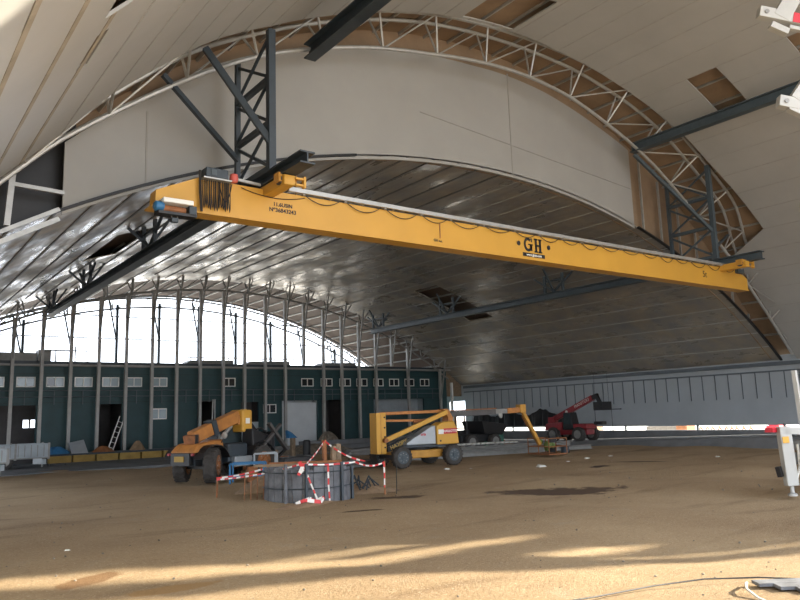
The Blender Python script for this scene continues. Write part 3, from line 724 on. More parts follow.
MB().box(1.67,1.75,-.3,.1,1.88,2.25).build('head_cover', M['orange'], b, bevel=.03); MB().box(1.9,2.1,-.435,-.42,1.92,2.12).build('warning_label', M['white'], b)
MB().bar((.45,-.1,1.77),(.65,-.1,1.84), .44,.54).build('boom_collar', M['navy'], b)
MB().bar((-.5,-.1,1.42),(-.2,-.1,1.5), .5,.3).build('pivot_block', M['rust'], T, bevel=.03); MB().bar((-.35,-.3,1.0),(-.35,-.3,1.6), .14).bar((-.35,.1,1.0),(-.35,.1,1.6), .14).build('pivot_mount', M['black'], T)
MB().tube([(.7,-.1,1.2),(1.5,-.1,1.85)], .07, 10).build('lift_cylinder', M['galv'], T, smooth=True)
c = MB().hexa([(1.0,.12,.95),(2.4,.12,.95),(2.4,.72,.95),(1.0,.72,.95),(1.15,.16,1.95),(2.1,.16,1.95),(2.1,.68,1.95),(1.15,.68,1.95)]).build('cab', M['black'], T, bevel=.04)
MB().box(1.1,2.2,.08,.12,1.25,1.95).build('cab_window', M['cab_glass'], c)
MB().box(.75,1.7,-.72,-.35,.6,1.25).build('side_tank', M['navy'], T, bevel=.06)
MB().lathe((.55,-.75,1.55),(1,0,0),[(.02,-.04),(.12,-.03),(.12,.02)],12).build('mirror', M['galv'], T); MB().bar((.55,-.6,1.3),(.57,-.74,1.55), .03).build('mirror_arm', M['black'], T)
MB().hexa([(1.9,-.8,.75),(3.0,-.8,.7),(3.0,-.2,.7),(1.9,-.2,.75),(1.9,-.75,1.75),(2.9,-.75,1.45),(2.9,-.25,1.45),(1.9,-.25,1.75)]).build('mast_housing', M['black'], T, bevel=.05)
MB().bar((2.6,-.9,1.9),(3.6,-.9,.9), .16,.10).build('tilt_arm', M['galv_dark'], T)
MB().bar((2.2,-.85,1.0),(3.3,-.85,1.85), .12,.10).build('tilt_arm', M['galv_dark'], T)
MB().box(.9,2.0,-.9,-.72,.45,.8).build('step_box', M['silver'], T, bevel=.03)
# black fork carriage and jumble at the front
f = MB().box(2.95,3.1,-.7,.7,.75,1.6).build('fork_carriage', M['black'], T)
for y in (-.62,-.2,.2,.62): MB().bar((3.15,y,.45),(3.15,y,1.65), .1).build('carriage_bar', M['navy'], f)
for y in (-.4,.4):
    MB().bar((3.2,y,.35),(4.2,y,.95), .12,.06).build('fork', M['black'], f)
MB().bar((2.2,-.1,2.0),(2.95,-.1,1.2), .26).build('gooseneck', M['black'], T); MB().tube([(2.0,-.45,1.6),(2.6,-.5,1.75),(3.1,-.45,1.5),(3.3,-.4,1.0)], .03, 6).build('hydraulic_hose', M['cable'], T, smooth=True)
MB().tube([(1.9,-.45,1.3),(2.5,-.6,1.2),(2.9,-.55,1.5)], .03, 6).build('hydraulic_hose', M['cable'], T, smooth=True)
MB().bar((2.0,-.55,1.65),(3.1,-.6,1.2), .09).build('tilt_link', M['galv_dull'], T)

# ------------------------------------------------------------------ yellow articulated boom lift
Bq = root('boom_lift', (18.6,24.3,0), 'yellow articulated boom lift with a silver hood and long folded boom', 'boom lift', rz=math.radians(-7))
WB = 1.32
for x, y in ((-WB,-1.0),(WB,-1.0),(-WB,1.0),(WB,1.0)): wheel(Bq, (x,y,.46), .46, .34, (0,1,0), M['navy_light'])
MB().box(-1.35,1.35,-.62,.62,.36,.72).build('chassis', M['yellow_dull'], Bq, bevel=.05)
MB().box(-WB-.1,-WB+.1,-.9,.9,.38,.54).build('axle', M['black'], Bq); MB().box(WB-.1,WB+.1,-.9,.9,.38,.54).build('axle', M['black'], Bq)
MB().lathe((.1,0,.7),(0,0,1),[(.55,0),(.55,.12)],28).build('slew_ring', M['black'], Bq)
MB().box(-1.2,1.65,-.85,.85,.84,.93).build('turntable', M['navy'], Bq)
hd_ = MB().prism([(-.95,-.88,.95),(.55,-.88,.95),(.55,-.88,1.78),(.30,-.88,1.72),(-.6,-.88,1.25),(-.95,-.88,1.05)], (0,.6,0)).build('engine_hood', M['silver'], Bq, bevel=.04)
cw = MB().prism([(.60,-.9,.92),(1.78,-.9,.92),(1.72,-.9,1.5),(1.55,-.9,1.95),(.9,-.9,1.9),(.60,-.9,1.75)], (0,.65,0)).build('counterweight', M['yellow'], Bq, bevel=.05)
MB().box(.95,1.65,-.915,-.9,1.38,1.62).build('red_label', M['red_sign'], cw); MB().box(.68,.95,-.913,-.9,1.38,1.58).build('white_label', M['white'], cw)
text('HAULOTTE', .14, (1.3,-.92,1.5), (1,0,0), (0,0,1), M['white'], Bq, extrude=.003)
text('aria', .18, (-.1,-.89,1.40), (1,0,0), (0,0,1), M['red_sign'], Bq, extrude=.003)
MB().lathe((.78,-.9,1.08),(0,-1,0),[(.045,0),(.045,.015)],8).build('hood_latch', M['black'], cw)
mast = MB().box(-2.22,-1.74,-.45,.2,.62,2.40).build('mast_plate', M['yellow'], Bq, bevel=.02)
MB().box(-2.02,-1.98,-.47,-.45,.62,2.42).build('mast_edge', M['yellow_dull'], mast)
for z in (.9,1.35,1.75,2.2): MB().lathe((-1.82,-.45,z),(0,-1,0),[(.04,0),(.04,.02)],8).build('mast_hole', M['black'], mast)
MB().bar((-1.85,-.55,1.2),(1.4,-.55,2.36), .16,.20).build('lower_arm', M['yellow'], Bq, bevel=.02)
MB().lathe((-1.85,-.66,1.2),(0,1,0),[(.10,0),(.10,.2)],14).build('pivot_pin', M['rust'], Bq)
MB().bar((-1.7,-.25,.80),(1.1,-.25,1.9), .12,.24).build('lift_arm', M['black'], Bq)
st = MB().bar((-1.72,-.50,.80),(-.62,-.50,1.20), .05,.22).build('model_strip', M['black'], Bq)
text('HA20PX', .25, (-1.17,-.53,1.0), (.94,0,.342), (-.342,0,.94), M['ochre'], Bq, extrude=.004)
MB().bar((-1.9,-.15,2.36),(1.5,-.15,2.40), .18,.14).build('upper_arm', M['orange'], Bq, bevel=.02)
MB().bar((-1.8,-.1,2.05),(.9,-.1,2.0), .12,.10).build('lower_link', M['orange'], Bq)
MB().tube([(-.2,-.2,1.95),(.5,-.2,2.02),(1.2,-.2,2.2)], .07, 8).build('lift_cylinder', M['rust'], Bq, smooth=True)
MB().prism([(1.25,-.5,2.5),(1.5,-.5,2.5),(1.75,-.5,2.1),(1.65,-.5,1.55),(1.4,-.5,1.55),(1.5,-.5,2.1)], (0,.5,0)).build('knuckle', M['orange'], Bq)
bm_ = MB().bar((1.55,.1,2.24),(4.6,.1,2.30), .24,.26).build('main_boom', M['galv_dark'], Bq, bevel=.02)
MB().bar((4.5,.1,2.30),(6.0,.1,2.34), .19,.22).build('boom_extension', M['galv_dull'], bm_)
MB().bar((1.6,-.05,2.40),(4.6,-.05,2.46), .05,.05).build('hose_guide', M['rust'], bm_); MB().bar((5.3,.1,2.32),(6.2,.1,2.36), .24,.26).build('boom_tip', M['orange'], bm_, bevel=.02)
MB().box(6.05,6.4,-.1,.3,2.2,2.62).build('jib_knuckle', M['yellow_dull'], Bq, bevel=.03)
MB().bar((6.2,.02,2.38),(7.25,.02,.6), .13,.16).build('jib', M['yellow_dull'], Bq); MB().bar((6.35,.2,2.05),(7.35,.2,.5), .07).build('jib_link', M['rust'], Bq)
bk = MB().box(7.2,8.35,-.7,.9,.10,.16).build('basket_floor', M['rust'], Bq)
for x in (7.2,8.35):
    for y in (-.7,.1,.9): MB().tube([(x,y,.12),(x,y,.9)], .025, 6).build('basket_post', M['rust'], bk)
for z in (.5,.9): MB().tube([(7.2,-.7,z),(8.35,-.7,z),(8.35,.9,z),(7.2,.9,z),(7.2,-.7,z)], .025, 6).build('basket_rail', M['rust'], bk)
MB().box(7.35,7.75,-.66,-.5,.7,1.0).build('control_panel', M['black'], bk)
t = root('cloth_heap', (25.6,23.5,.17), 'olive and white cloth heap in the boom lift basket', 'cloth heap', world=True); random.seed(2)
mb = MB()
for k in range(9):
    c = V((25.6+random.uniform(-.3,.3),23.55+random.uniform(-.35,.35),.32+random.uniform(0,.4))); mb.lathe(c, (random.uniform(-1,1),random.uniform(-1,1),1), [(.03,-.14),(.13,-.07),(.15,.02),(.05,.13)], 7)
mb.build('cloth', M['leafy'], t)
for k in range(3): MB().lathe((25.4+.22*k,23.3,.72+.08*(k%2)), (0,.3,1), [(.02,-.06),(.09,0),(.03,.08)], 8).build('white_bag', M['paper'], t)

Bq.scale = (.9,.9,.9)
# ------------------------------------------------------------------ red telehandler
Rt = root('telehandler', (37.2,32.2,.1), 'dark red telehandler with raised boom beside the right side wall', 'telehandler', rz=math.radians(-88))
for x, y in ((-1.0,-.85),(1.5,-.85),(-1.0,.85),(1.5,.85)): wheel(Rt, (x,y,.55), .55, .4, (0,1,0), M['galv_dull'])
MB().box(-1.7,2.0,-.5,.5,.5,1.0).build('chassis', M['red'], Rt, bevel=.05)
MB().hexa([(-2.0,-.8,.85),(-.2,-.8,.85),(-.2,.2,.85),(-2.0,.2,.85),(-1.9,-.7,1.4),(-.2,-.75,1.5),(-.2,.2,1.5),(-1.9,.2,1.4)]).build('engine_cover', M['red'], Rt, bevel=.06)
MB().box(.9,2.2,-.75,.6,.95,1.35).build('front_body', M['red'], Rt, bevel=.06)
c = MB().hexa([(-.1,-.8,.9),(.95,-.8,.9),(.95,.1,.9),(-.1,.1,.9),(0,-.75,2.25),(.7,-.75,2.25),(.7,.05,2.25),(0,.05,2.25)]).build('cab', M['black'], Rt, bevel=.04)
MB().box(.05,.7,-.82,-.77,1.35,2.15).build('cab_window', M['cab_glass'], c)
rb = MB().bar((-2.0,.3,1.65),(2.2,.3,3.35), .34,.42).build('boom', M['red'], Rt, bevel=.03); MB().box(-2.3,-1.6,.05,.55,1.0,1.9).build('boom_mount', M['red'], Rt, bevel=.04)
MB().bar((1.7,.3,3.2),(2.7,.3,3.5), .3,.36).build('boom_head', M['black'], rb, bevel=.03)
text('MANITOU', .34, (1.2,.115,2.95), (.927,0,.375), (-.375,0,.927), M['paper'], Rt, extrude=.003)
MB().lathe((-.35,.11,2.3),(0,-1,0),[(.13,0),(.13,.015)],10).build('boom_emblem', M['paper'], Rt)
fk = MB().box(2.6,3.4,-.25,1.0,2.35,3.0).build('fork_carriage', M['black'], Rt); MB().bar((2.6,.3,3.4),(2.9,.3,2.8), .25).build('gooseneck', M['black'], Rt)
for y in (-.2,.9): MB().bar((3.4,y,2.4),(4.3,y,2.4), .1,.06).build('fork', M['black'], fk)
for x, y in ((2.7,-.1),(3.3,.8)): MB().tube([(x,y,5.2),(x,y,3.0)], .012, 5).build('sling', M['cable'], Rt)
for x, y in ((2.6,-.1),(3.5,.8)): MB().tube([(x,y,2.35),(x,y,.6)], .02, 5).build('chain', M['cable'], Rt)
MB().box(2.4,3.2,-.1,.5,1.25,1.5).build('hook_load', M['black'], Rt, bevel=.05)

Rt.scale = (.8,.8,.8)

# ------------------------------------------------------------------ round pit formwork with barrier tape
def G(x, y): return gz(x, y)
pc = V((9.62,17.25,0)); PR = 1.08
pf = root('pit_formwork', (pc.x,pc.y,-.05), 'ring of weathered grey formwork boards around a pit, wrapped in red and white tape', 'formwork', world=True)
random.seed(21); nb = 26
for k in range(nb):
    t0 = 2*PI*k/nb; t1 = 2*PI*(k+.93)/nb; h = .80+random.uniform(-.04,.04); r0, r1 = PR, PR+.035
    q = [(pc.x+math.cos(t)*r, pc.y+math.sin(t)*r) for t, r in ((t0,r0),(t1,r0),(t1,r1),(t0,r1))]
    MB().hexa([(a,b,-.06) for a, b in q]+[(a,b,h) for a, b in q]).build('board', M['board'], pf)
for z in (.32,.70):
    pts = [(pc.x+math.cos(2*PI*k/30)*(PR+.06), pc.y+math.sin(2*PI*k/30)*(PR+.06), z) for k in range(31)]
    MB().tube(pts, .015, 6).build('tie_wire', M['navy'], pf)
for ang in (-2.55,-2.1,-1.25,-.7): MB().bar((pc.x+math.cos(ang)*(PR+.09),pc.y+math.sin(ang)*(PR+.09),-.05),(pc.x+math.cos(ang)*(PR+.09),pc.y+math.sin(ang)*(PR+.09),.92), .06).build('waler_post', M['board'] if ang < -2.3 else M['navy'], pf)
MB().bar((8.35,17.75,.86),(9.8,16.75,.86), .10,.06).build('top_plank', M['timber'], pf); MB().bar((9.2,18.6,.84),(10.9,17.6,.84), .14,.06).build('top_plank', M['rust'], pf)
for i, (x, y, h, m, nm) in enumerate(((10.6,17.95,1.42,'rust','leaning rusty'),(10.72,17.75,1.25,'timber','middle raw timber'),(10.95,17.9,1.30,'timber','rightmost pale topped'))):
    o = tag(MB().bar((x,y,-.05),(x-.06*(i==0),y,h), .10+.02*i).build('stake_post', M[m]), nm+' post standing in the taped pit', 'post', 'posts in the pit')
for i in range(5):
    x = 8.15+.13*i; tag(MB().tube([(x,17.9-.1*i,-.05),(x+.02,17.9-.1*i,.62)], .012, 5).build('starter_bar', M['rust']), ordn[i]+' thin steel rod left of the pit formwork, from the left', 'steel rod', 'rods beside the pit')
def tape(pts, label, w=.05, seg=.15, group='red and white barrier tapes'):
    """flat tape: alternating red and white lengths in one mesh"""
    pts = [V(p) for p in pts]; fine = []
    for a, b in zip(pts, pts[1:]):
        n = max(2, int((b-a).length/.05))
        for k in range(n): fine.append(a+(b-a)*k/n)
    fine.append(pts[-1]); mb = MB(); d = 0
    for i, (a, b) in enumerate(zip(fine, fine[1:])):
        tw = .5*math.sin(d*2.3); up = V((.3*tw,.4*tw,1)) if abs((b-a).normalized().z) < .85 else V((.8,-.6,0))
        mb.bar(a, b, .006, w*(1-.25*abs(math.sin(d*3.1))), up, int(d/seg) % 2); d += (b-a).length
    return tag(mb.build('barrier_tape', [M['red_tape'], M['white_tape']]), label, 'barrier tape', group)
def sagline(a, b, sag, n=12): a = V(a); b = V(b); return [a+(b-a)*k/n - V((0,0,sag*(1-(2*k/n-1)**2))) for k in range(n+1)]
sL = (7.95,19.2); mid = (8.95,16.35); sR = (11.75,16.8)
tape(sagline((sL[0],sL[1],.48),(mid[0],mid[1],.92),.06), 'front red and white tape from the left stake to the pit')
tape(sagline((sL[0],sL[1]+.03,.52),(8.9,18.4,.72),.03), 'rear red and white tape from the left stake to the pit')
tape(sagline((mid[0],mid[1],.92),(10.5,16.3,.88),.04), 'red and white tape across the front of the grey formwork')
tape(sagline((10.5,16.3,.88),(sR[0],sR[1],.78),.10)+[], 'red and white tape from the formwork to the right stake')
tape([(8.98,16.3,.90),(9.10,16.15,.45),(9.22,16.0,.02)], 'short tape hanging down the left front of the formwork')
tape([(9.52,16.02,.86),(9.50,15.98,.4),(9.52,15.97,.02)], 'short tape hanging down the middle of the formwork')
tape(sagline((10.55,17.93,1.40),(8.98,16.4,.80),.05), 'tape sloping down left from the tallest post')
tape(sagline((10.55,17.93,1.40),(11.2,16.9,.84),.10), 'tape sloping down right from the tallest post')
tape([(sR[0],sR[1],.80),(sR[0]-.03,sR[1]-.05,.3),(sR[0]-.05,sR[1]-.06,.12)], 'tape end hanging from the right stake')
tape([(8.75,16.1,.03),(8.95,15.95,.12),(9.1,16.0,.05),(9.3,15.85,.13),(9.15,15.75,.04),(8.8,15.9,.10),(8.6,16.0,.03)], 'crumpled red and white tape on the ground by the pit', .09)
tape([(8.88,16.32,.98),(8.96,16.27,.80),(8.84,16.3,.66),(8.95,16.28,.88)], 'knotted tape end at the left front corner of the formwork', .09)
for (x, y), h, nm in ((sL,.52,'left'),(sR,.82,'right')):
    tag(MB().tube([(x,y,-.1),(x+.02,y,h)], .022, 6).build('stake', M['rust']), f'thin dark stake holding the tape on the {nm} of the pit', 'stake', 'tape stakes')
tag(MB().tube([(12.0,16.6,-.1),(12.02,16.6,.70)], .012, 6).build('stake', M['cable']), 'thin bare rod just right of the taped stake', 'stake')
def heap(name, x, y, rx, ry, h, m, label, cat, seed=1, z0=None, n=18, group=None):
    random.seed(seed); mb = MB(); rings = 6; base = -.06 if z0 is None else z0; vs = []; fs = []
    ph = [random.uniform(0,6) for _ in range(5)]
    for r in range(rings+1):
        f = r/rings
        for k in range(n):
            t = 2*PI*k/n; w = 1+.14*math.sin(2*t+ph[0])+.10*math.sin(3*t+ph[1])+.05*math.sin(7*t+ph[2])
            z = h*(1-f*f)**1.15*(1+.25*math.sin(3*t+ph[3])*f) if r else h
            vs.append((x+rx*f*w*math.cos(t), y+ry*f*w*math.sin(t), base+z+(random.uniform(-.04,.04)*h if 0 < r < rings else 0)))
    for r in range(rings):
        for k in range(n): fs.append((r*n+k, r*n+(k+1)%n, (r+1)*n+(k+1)%n, (r+1)*n+k))
    mb.add(vs, fs); mb.add([vs[rings*n+k] for k in range(n)], [tuple(range(n))])
    return tag(mb.build(name, m), label, cat, group)
heap('earth_mound', 9.0, 15.95, .9, .35, .10, M['earth'], 'low ridge of loose brown earth in front of the formwork', 'earth', 4)
heap('earth_mound', 11.6, 17.9, 1.2, .8, .22, M['earth'], 'low brown earth heap right of the formwork', 'earth', 5)
heap('earth_mound', 10.4, 20.2, 1.6, .9, .55, M['earth'], 'brown earth heap just behind the formwork', 'earth', 6)
t = root('rebar_bundle', (11.3,16.9,.1), 'dark bundle of bent steel lying right of the formwork', 'steel bundle', world=True); random.seed(9)
for k in range(9):
    x, y = 11.15+random.uniform(-.5,.5), 17.0+random.uniform(-.4,.4); a = random.uniform(0,3)
    MB().tube([(x,y,.12),(x+.3*math.cos(a),y+.3*math.sin(a),.3+random.uniform(0,.15)),(x+.6*math.cos(a),y+.6*math.sin(a),.15)], .022, 5).build('rod', M['navy'], t)

# ------------------------------------------------------------------ blue trestle and white frame beside the orange telehandler
def frame_table(x, y, L, W, H, rz, m, name, label, cat, top=None):
    t = root(name, (x,y,0), label, cat, rz=rz)
    for a in (-L/2, L/2):
        for b in (-W/2, W/2): MB().bar((a,b,-.02),(a,b,H), .06).build('leg', m, t)
        MB().bar((a,-W/2,H*.35),(a,W/2,H*.35), .05).build('crossbar', m, t)
    for b in (-W/2, W/2): MB().bar((-L/2,b,H),(L/2,b,H), .06).build('top_rail', m, t); MB().bar((-L/2,b,H*.35),(L/2,b,H*.35), .04).build('lower_rail', m, t)
    if top: MB().box(-L/2,L/2,-W/2,W/2,H+.03,H+.07).build('tabletop', top, t)
    return t
frame_table(10.75,23.3,1.1,.7,.62,-.55,M['blue'],'steel_trestle','blue steel trestle frame right of the orange telehandler','trestle')
frame_table(12.0,24.6,.8,.5,.85,-.35,M['truck'],'steel_rack','pale grey steel frame behind the blue trestle','frame')
tag(MB().lathe((10.9,23.3,.0),(0,0,1),[(.18,0),(.2,.25),(.18,.5)],16).build('drum', M['rust'], smooth=True), 'rusty drum under the blue trestle', 'drum')
tag(MB().box(13.6,14.8,26.2,27.0,0,.55).build('crate', M['black'], bevel=.04), 'dark crate behind the pale steel frame', 'crate')
tag(MB().box(12.3,13.1,25.7,26.3,0,.9).build('crate', M['timber'], bevel=.03), 'brown timber crate behind the forks of the orange telehandler', 'crate')
t = root('cable_reel', (14.2,29.8,0), 'dark heap of machinery parts between telehandler and pit', 'machinery parts', world=True); random.seed(31)
for k in range(9):
    x, y = 14.2+random.uniform(-1.2,1.2), 29.8+random.uniform(-.8,.8); s = random.uniform(.25,.5)
    MB().box(x-s,x+s,y-s*.6,y+s*.6,0,s*1.5).build('part', M['black'] if k%2 else M['rust'], t, bevel=.05)
t.name = 'machinery_heap'

# ------------------------------------------------------------------ clutter before the annex
x = 8.9; i = 0
while x < 18.9:
    L_ = 1.28; tag(MB().box(x,x+L_-.1,45.2,45.5,.02,.40).box(x+.05,x+L_-.15,45.17,45.2,.1,.14).build('formwork_beam', M['ochre']), f'ochre timber kerb board on the paving before the annex, {ordn[i]} from the left', 'timber board', 'ochre kerb boards')
    x += L_; i += 1
tag(MB().box(3.0,19.0,45.6,46.0,.0,.52).build('kerb_plinth', M['navy']), 'dark plinth behind the ochre kerb boards', 'plinth')
tag(MB().hexa([(10.1,45.3,.5),(11.0,45.3,.5),(11.0,45.7,.5),(10.1,45.7,.5),(10.0,45.6,1.1),(10.8,45.6,1.25),(10.8,45.75,1.25),(10.0,45.75,1.1)]).build('foam_board', M['silver']), 'pale foam board leaning on the green annex wall', 'board')
heap('tarpaulin_heap', 9.4, 45.7, .75, .35, .42, M['blue'], 'crumpled blue tarpaulin left of the pale board', 'tarpaulin', 8, .5)
heap('sack_heap', 11.9, 45.7, .6, .3, .35, M['rust'], 'brown heap of sacks right of the pale board', 'sacks', 12, .5)
heap('bush_heap', 13.95, 45.75, .45, .3, .55, M['earth'], 'small grey brown heap before the annex under its lower window', 'heap', 14, .5)
def ladder(a, b, w, m, label, wd=(1,0,0), n=8):
    t = root('ladder', tuple((V(a)+V(b))/2*V((1,1,0)) if False else V(a)), label, 'ladder', world=True); wd = V(wd)*w/2
    for s in (-1,1): MB().bar(V(a)+wd*s, V(b)+wd*s, .05).build('stile', m, t)
    for k in range(1, n): p = V(a)+(V(b)-V(a))*k/n; MB().bar(p-wd, p+wd, .035).build('rung', m, t)
    return t
ladder((12.25,46.0,.1),(13.2,46.6,2.5), .3, M['white'], 'white ladder leaning in the dark bay before the annex', (.9,0,-.35), 8)
t = root('stepladder', (6.3,46.9,.02), 'pale stepladder standing in the leftmost dark bay', 'stepladder', world=True)
for dx in (-.55,.55):
    for dy in (-.2,.2): MB().bar((6.4+dx,47.3+dy,.0),(6.4+dx*.1,47.3+dy,2.0), .05).build('leg', M['galv'], t)
for k in range(1,6): MB().bar((6.4-.55+.1*k,47.1,.35*k),(6.4-.55+.1*k,47.5,.35*k), .04).build('step', M['galv'], t)
tag(MB().bar((19.9,37.3,.02),(19.9,37.3,1.0), .22).build('timber_post', M['timber']), 'short brown post with a blue cap before the white bay', 'post')
tag(MB().hexa([(19.6,37.1,1.0),(20.1,37.1,1.0),(20.1,37.5,1.0),(19.6,37.5,1.0),(19.5,37.2,1.45),(19.75,37.2,1.25),(19.9,37.4,1.3),(19.5,37.4,1.4)]).build('rag', M['blue']), 'blue rag draped on the short brown post', 'rag')
tag(MB().lathe((20.95,37.6,.02),(0,0,1),[(.22,0),(.22,.75),(.15,.82)],18).build('bollard', M['black'], smooth=True), 'stout black bollard before the white bay of the annex', 'bollard')
heap('rubble_mound', 26.9, 45.4, 1.0, .6, 1.1, M['rubble'], 'dark rubble mound against the right edge of the white bay', 'rubble', 16, .0)
heap('rubble_mound', 22.4, 39.0, 2.6, 1.2, .55, M['rubble'], 'long low rubble mound behind the pit', 'rubble', 17, .0)
heap('rubble_mound', 14.6, 33.2, 2.2, 1.1, .7, M['earth'], 'brown earth mound between the telehandler and the white bay', 'earth', 18, -.05)
tag(MB().lathe((17.6,36.8,.0),(0,0,1),[(.3,0),(.32,.3),(.3,.8)],18).build('barrel', M['blue'], smooth=True), 'blue barrel before the green annex left of the white bay', 'barrel')
tag(MB().box(17.1,19.3,45.6,46.0,.0,1.1).build('low_wall', M['truck']), 'low pale block wall before the annex door', 'low wall')
slabs = ((17.3,40.2,22.6,41.0,.45,'conc','long grey slab stack before the white bay'), (21.5,34.0,27.5,34.5,.32,'conc','grey concrete beam lying left of the boom lift'),
         (13.5,30.8,17.6,31.2,.28,'conc_dark','dark concrete beam lying behind the pit'), (15.2,26.0,18.3,26.5,.26,'conc','pale concrete beam lying in front of the boom lift mast'),
         (23.2,42.2,33.8,43.0,.6,'conc_dark','long dark slab stack under the row of annex windows'), (28.0,39.5,34.0,40.1,.40,'conc','grey slab stack right of the boom lift'))
for x0, y0, x1, y1, h, m, lab in slabs:
    tag(MB().box(x0,x1,y0,y1,-.02,h*.48).box(x0+.15,x1-.1,y0+.04,y1-.03,h*.52,h).box(x0+.4,x0+.5,y0,y1,h*.48,h*.52).box(x1-.6,x1-.5,y0,y1,h*.48,h*.52).build('concrete_beam', M[m], bevel=.02), lab, 'concrete beam', 'concrete beams on the ground')
for i, (x0, x1, y, h) in enumerate(((20.6,31.6,27.2,.22),(20.9,30.9,28.2,.30),(21.4,32.4,29.3,.36))):
    tag(MB().ibeam((x0,y,h/2),(x1,y-1.2,h/2), .3, h, .03).build('steel_beam', M['galv_dull']), ['nearest','middle','farthest'][i]+' of the long grey steel beams lying right of the boom lift', 'steel beam', 'steel beams on the ground')
t = root('pale_slatted_sheet', (27,29.5,.5), 'white slatted sheet lying on the steel beams right of the boom lift', 'slatted sheet', world=True)
for k in range(16): MB().box(24.6+.30*k,24.82+.30*k,29.9-.05*k,30.6-.05*k,.40,.46).build('slat', M['paper'], t)
for y_ in (30.05,30.45): MB().bar((24.5,y_,.38),(29.5,y_-.8,.38), .04).build('bearer', M['galv_dull'], t)
# dark compact machine behind the boom lift
t = root('site_dumper', (29.2,32.5,0), 'dark wheeled site machine behind the rear wheel of the boom lift', 'site machine')
for x, y in ((-.9,-.7),(.9,-.7),(-.9,.7),(.9,.7)): wheel(t, (x,y,.42), .42, .3, (0,1,0), M['galv_dull'])
MB().box(-1.4,1.3,-.5,.5,.4,.85).build('chassis', M['black'], t, bevel=.04)
MB().hexa([(.1,-.8,.85),(1.5,-.8,.75),(1.5,.8,.75),(.1,.8,.85),(-.2,-.9,1.6),(1.9,-.9,1.35),(1.9,.9,1.35),(-.2,.9,1.6)]).build('skip', M['black'], t, bevel=.03)
for y in (-.5,.5): MB().tube([(-1.0,y,.8),(-1.0,y,2.0),(-.4,y,2.0)], .04, 6).build('roll_bar', M['black'], t)
MB().box(-1.3,-.6,-.3,.3,.85,1.1).build('seat', M['black'], t, bevel=.05); MB().lathe((1.6,-.6,1.9),(.3,-1,.1),[(.05,-.04),(.2,-.02),(.2,.03)],16).build('work_lamp', M['paper'], t); MB().bar((1.4,-.55,1.35),(1.6,-.55,1.9), .04).build('lamp_pole', M['black'], t)
t = root('window_frames', (36,41.5,0), 'orange brown rack with pale slats before the bright slit', 'rack', world=True)
for x in (34.6,35.3,36.1): MB().bar((x,41.2,0),(x,41.2,2.0), .09).build('upright', M['orange'], t)
for z in (.3,1.0,1.95): MB().bar((34.6,41.2,z),(36.1,41.2,z), .08).build('rail', M['orange'], t)
MB().box(34.75,35.15,41.22,41.27,.4,1.9).build('pale_panel', M['paper'], t)
t.name = 'storage_rack'
tag(MB().box(32.0,33.6,34.6,35.4,.0,.75).box(31.95,33.65,34.55,35.45,.75,.82).build('crate', M['greenbox'], bevel=.03), 'green plastic crate right of the dark site machine', 'crate')
heap('scrap_heap', 34.4, 36.2, 1.0, .7, .6, M['rust'], 'rusty scrap heap right of the green crate', 'scrap', 23, .0)
# black sheeting hung along the side wall
random.seed(14); mb = MB(); n = 40; top = [1.95+.22*math.sin(k*.5)+random.uniform(-.08,.08) for k in range(n+1)]
for k in range(n):
    ya, yb = 45.6-10.6*k/n, 45.6-10.6*(k+1)/n; d = lambda i: .12+.10*math.sin(i*1.7)
    mb.hexa([(XR-.2-d(k),ya,.98),(XR-.002,ya,.98),(XR-.002,yb,.98),(XR-.2-d(k+1),yb,.98),(XR-.12,ya,top[k]),(XR-.002,ya,top[k]),(XR-.002,yb,top[k+1]),(XR-.12,yb,top[k+1])])
tag(mb.build('black_sheeting', M['black'], smooth=True), 'long black plastic sheeting hanging along the side wall left of the red telehandler', 'plastic sheeting')
# things beyond the bright gap
random.seed(4)
for k in range(9):
    y = 26.8-.42*k+random.uniform(-.1,.1); pts = [(43.2+.34*math.cos(a*PI/5), y+.12*math.sin(a*PI/5*2), .44+.34*math.sin(a*PI/5)) for a in range(11)]
    tag(MB().tube(pts, .045, 5).build('steel_coil', M['rust']), ordn[k]+' rusty loop in the bright gap under the side wall, from the left', 'steel coil', 'rusty coils beyond the gap')
for i, (x, y, l, h, m) in enumerate(((46,38.5,2.4,.9,'earth'),(47,31.8,3.4,.7,'rubble'),(45,29.3,.8,.9,'rust'),(46,36.0,1.2,.8,'white'),(44.0,22.6,.8,.75,'red_sign'))):
    tag(MB().box(x,x+1,y-l/2,y+l/2,.1,h).box(x+.1,x+.9,y-l/2+.1,y+l/2-.1,h,h+.12).build('outdoor_block', M[m], bevel=.04), ['brown','grey','rusty','white','red'][i]+' block seen in the bright gap below the side wall', 'block', 'blocks beyond the gap')
tag(MB().box(-40,60,75,75.3,-.3,1.0).build('boundary_wall', M['outside']), 'pale boundary wall far beyond the open gable', 'wall')

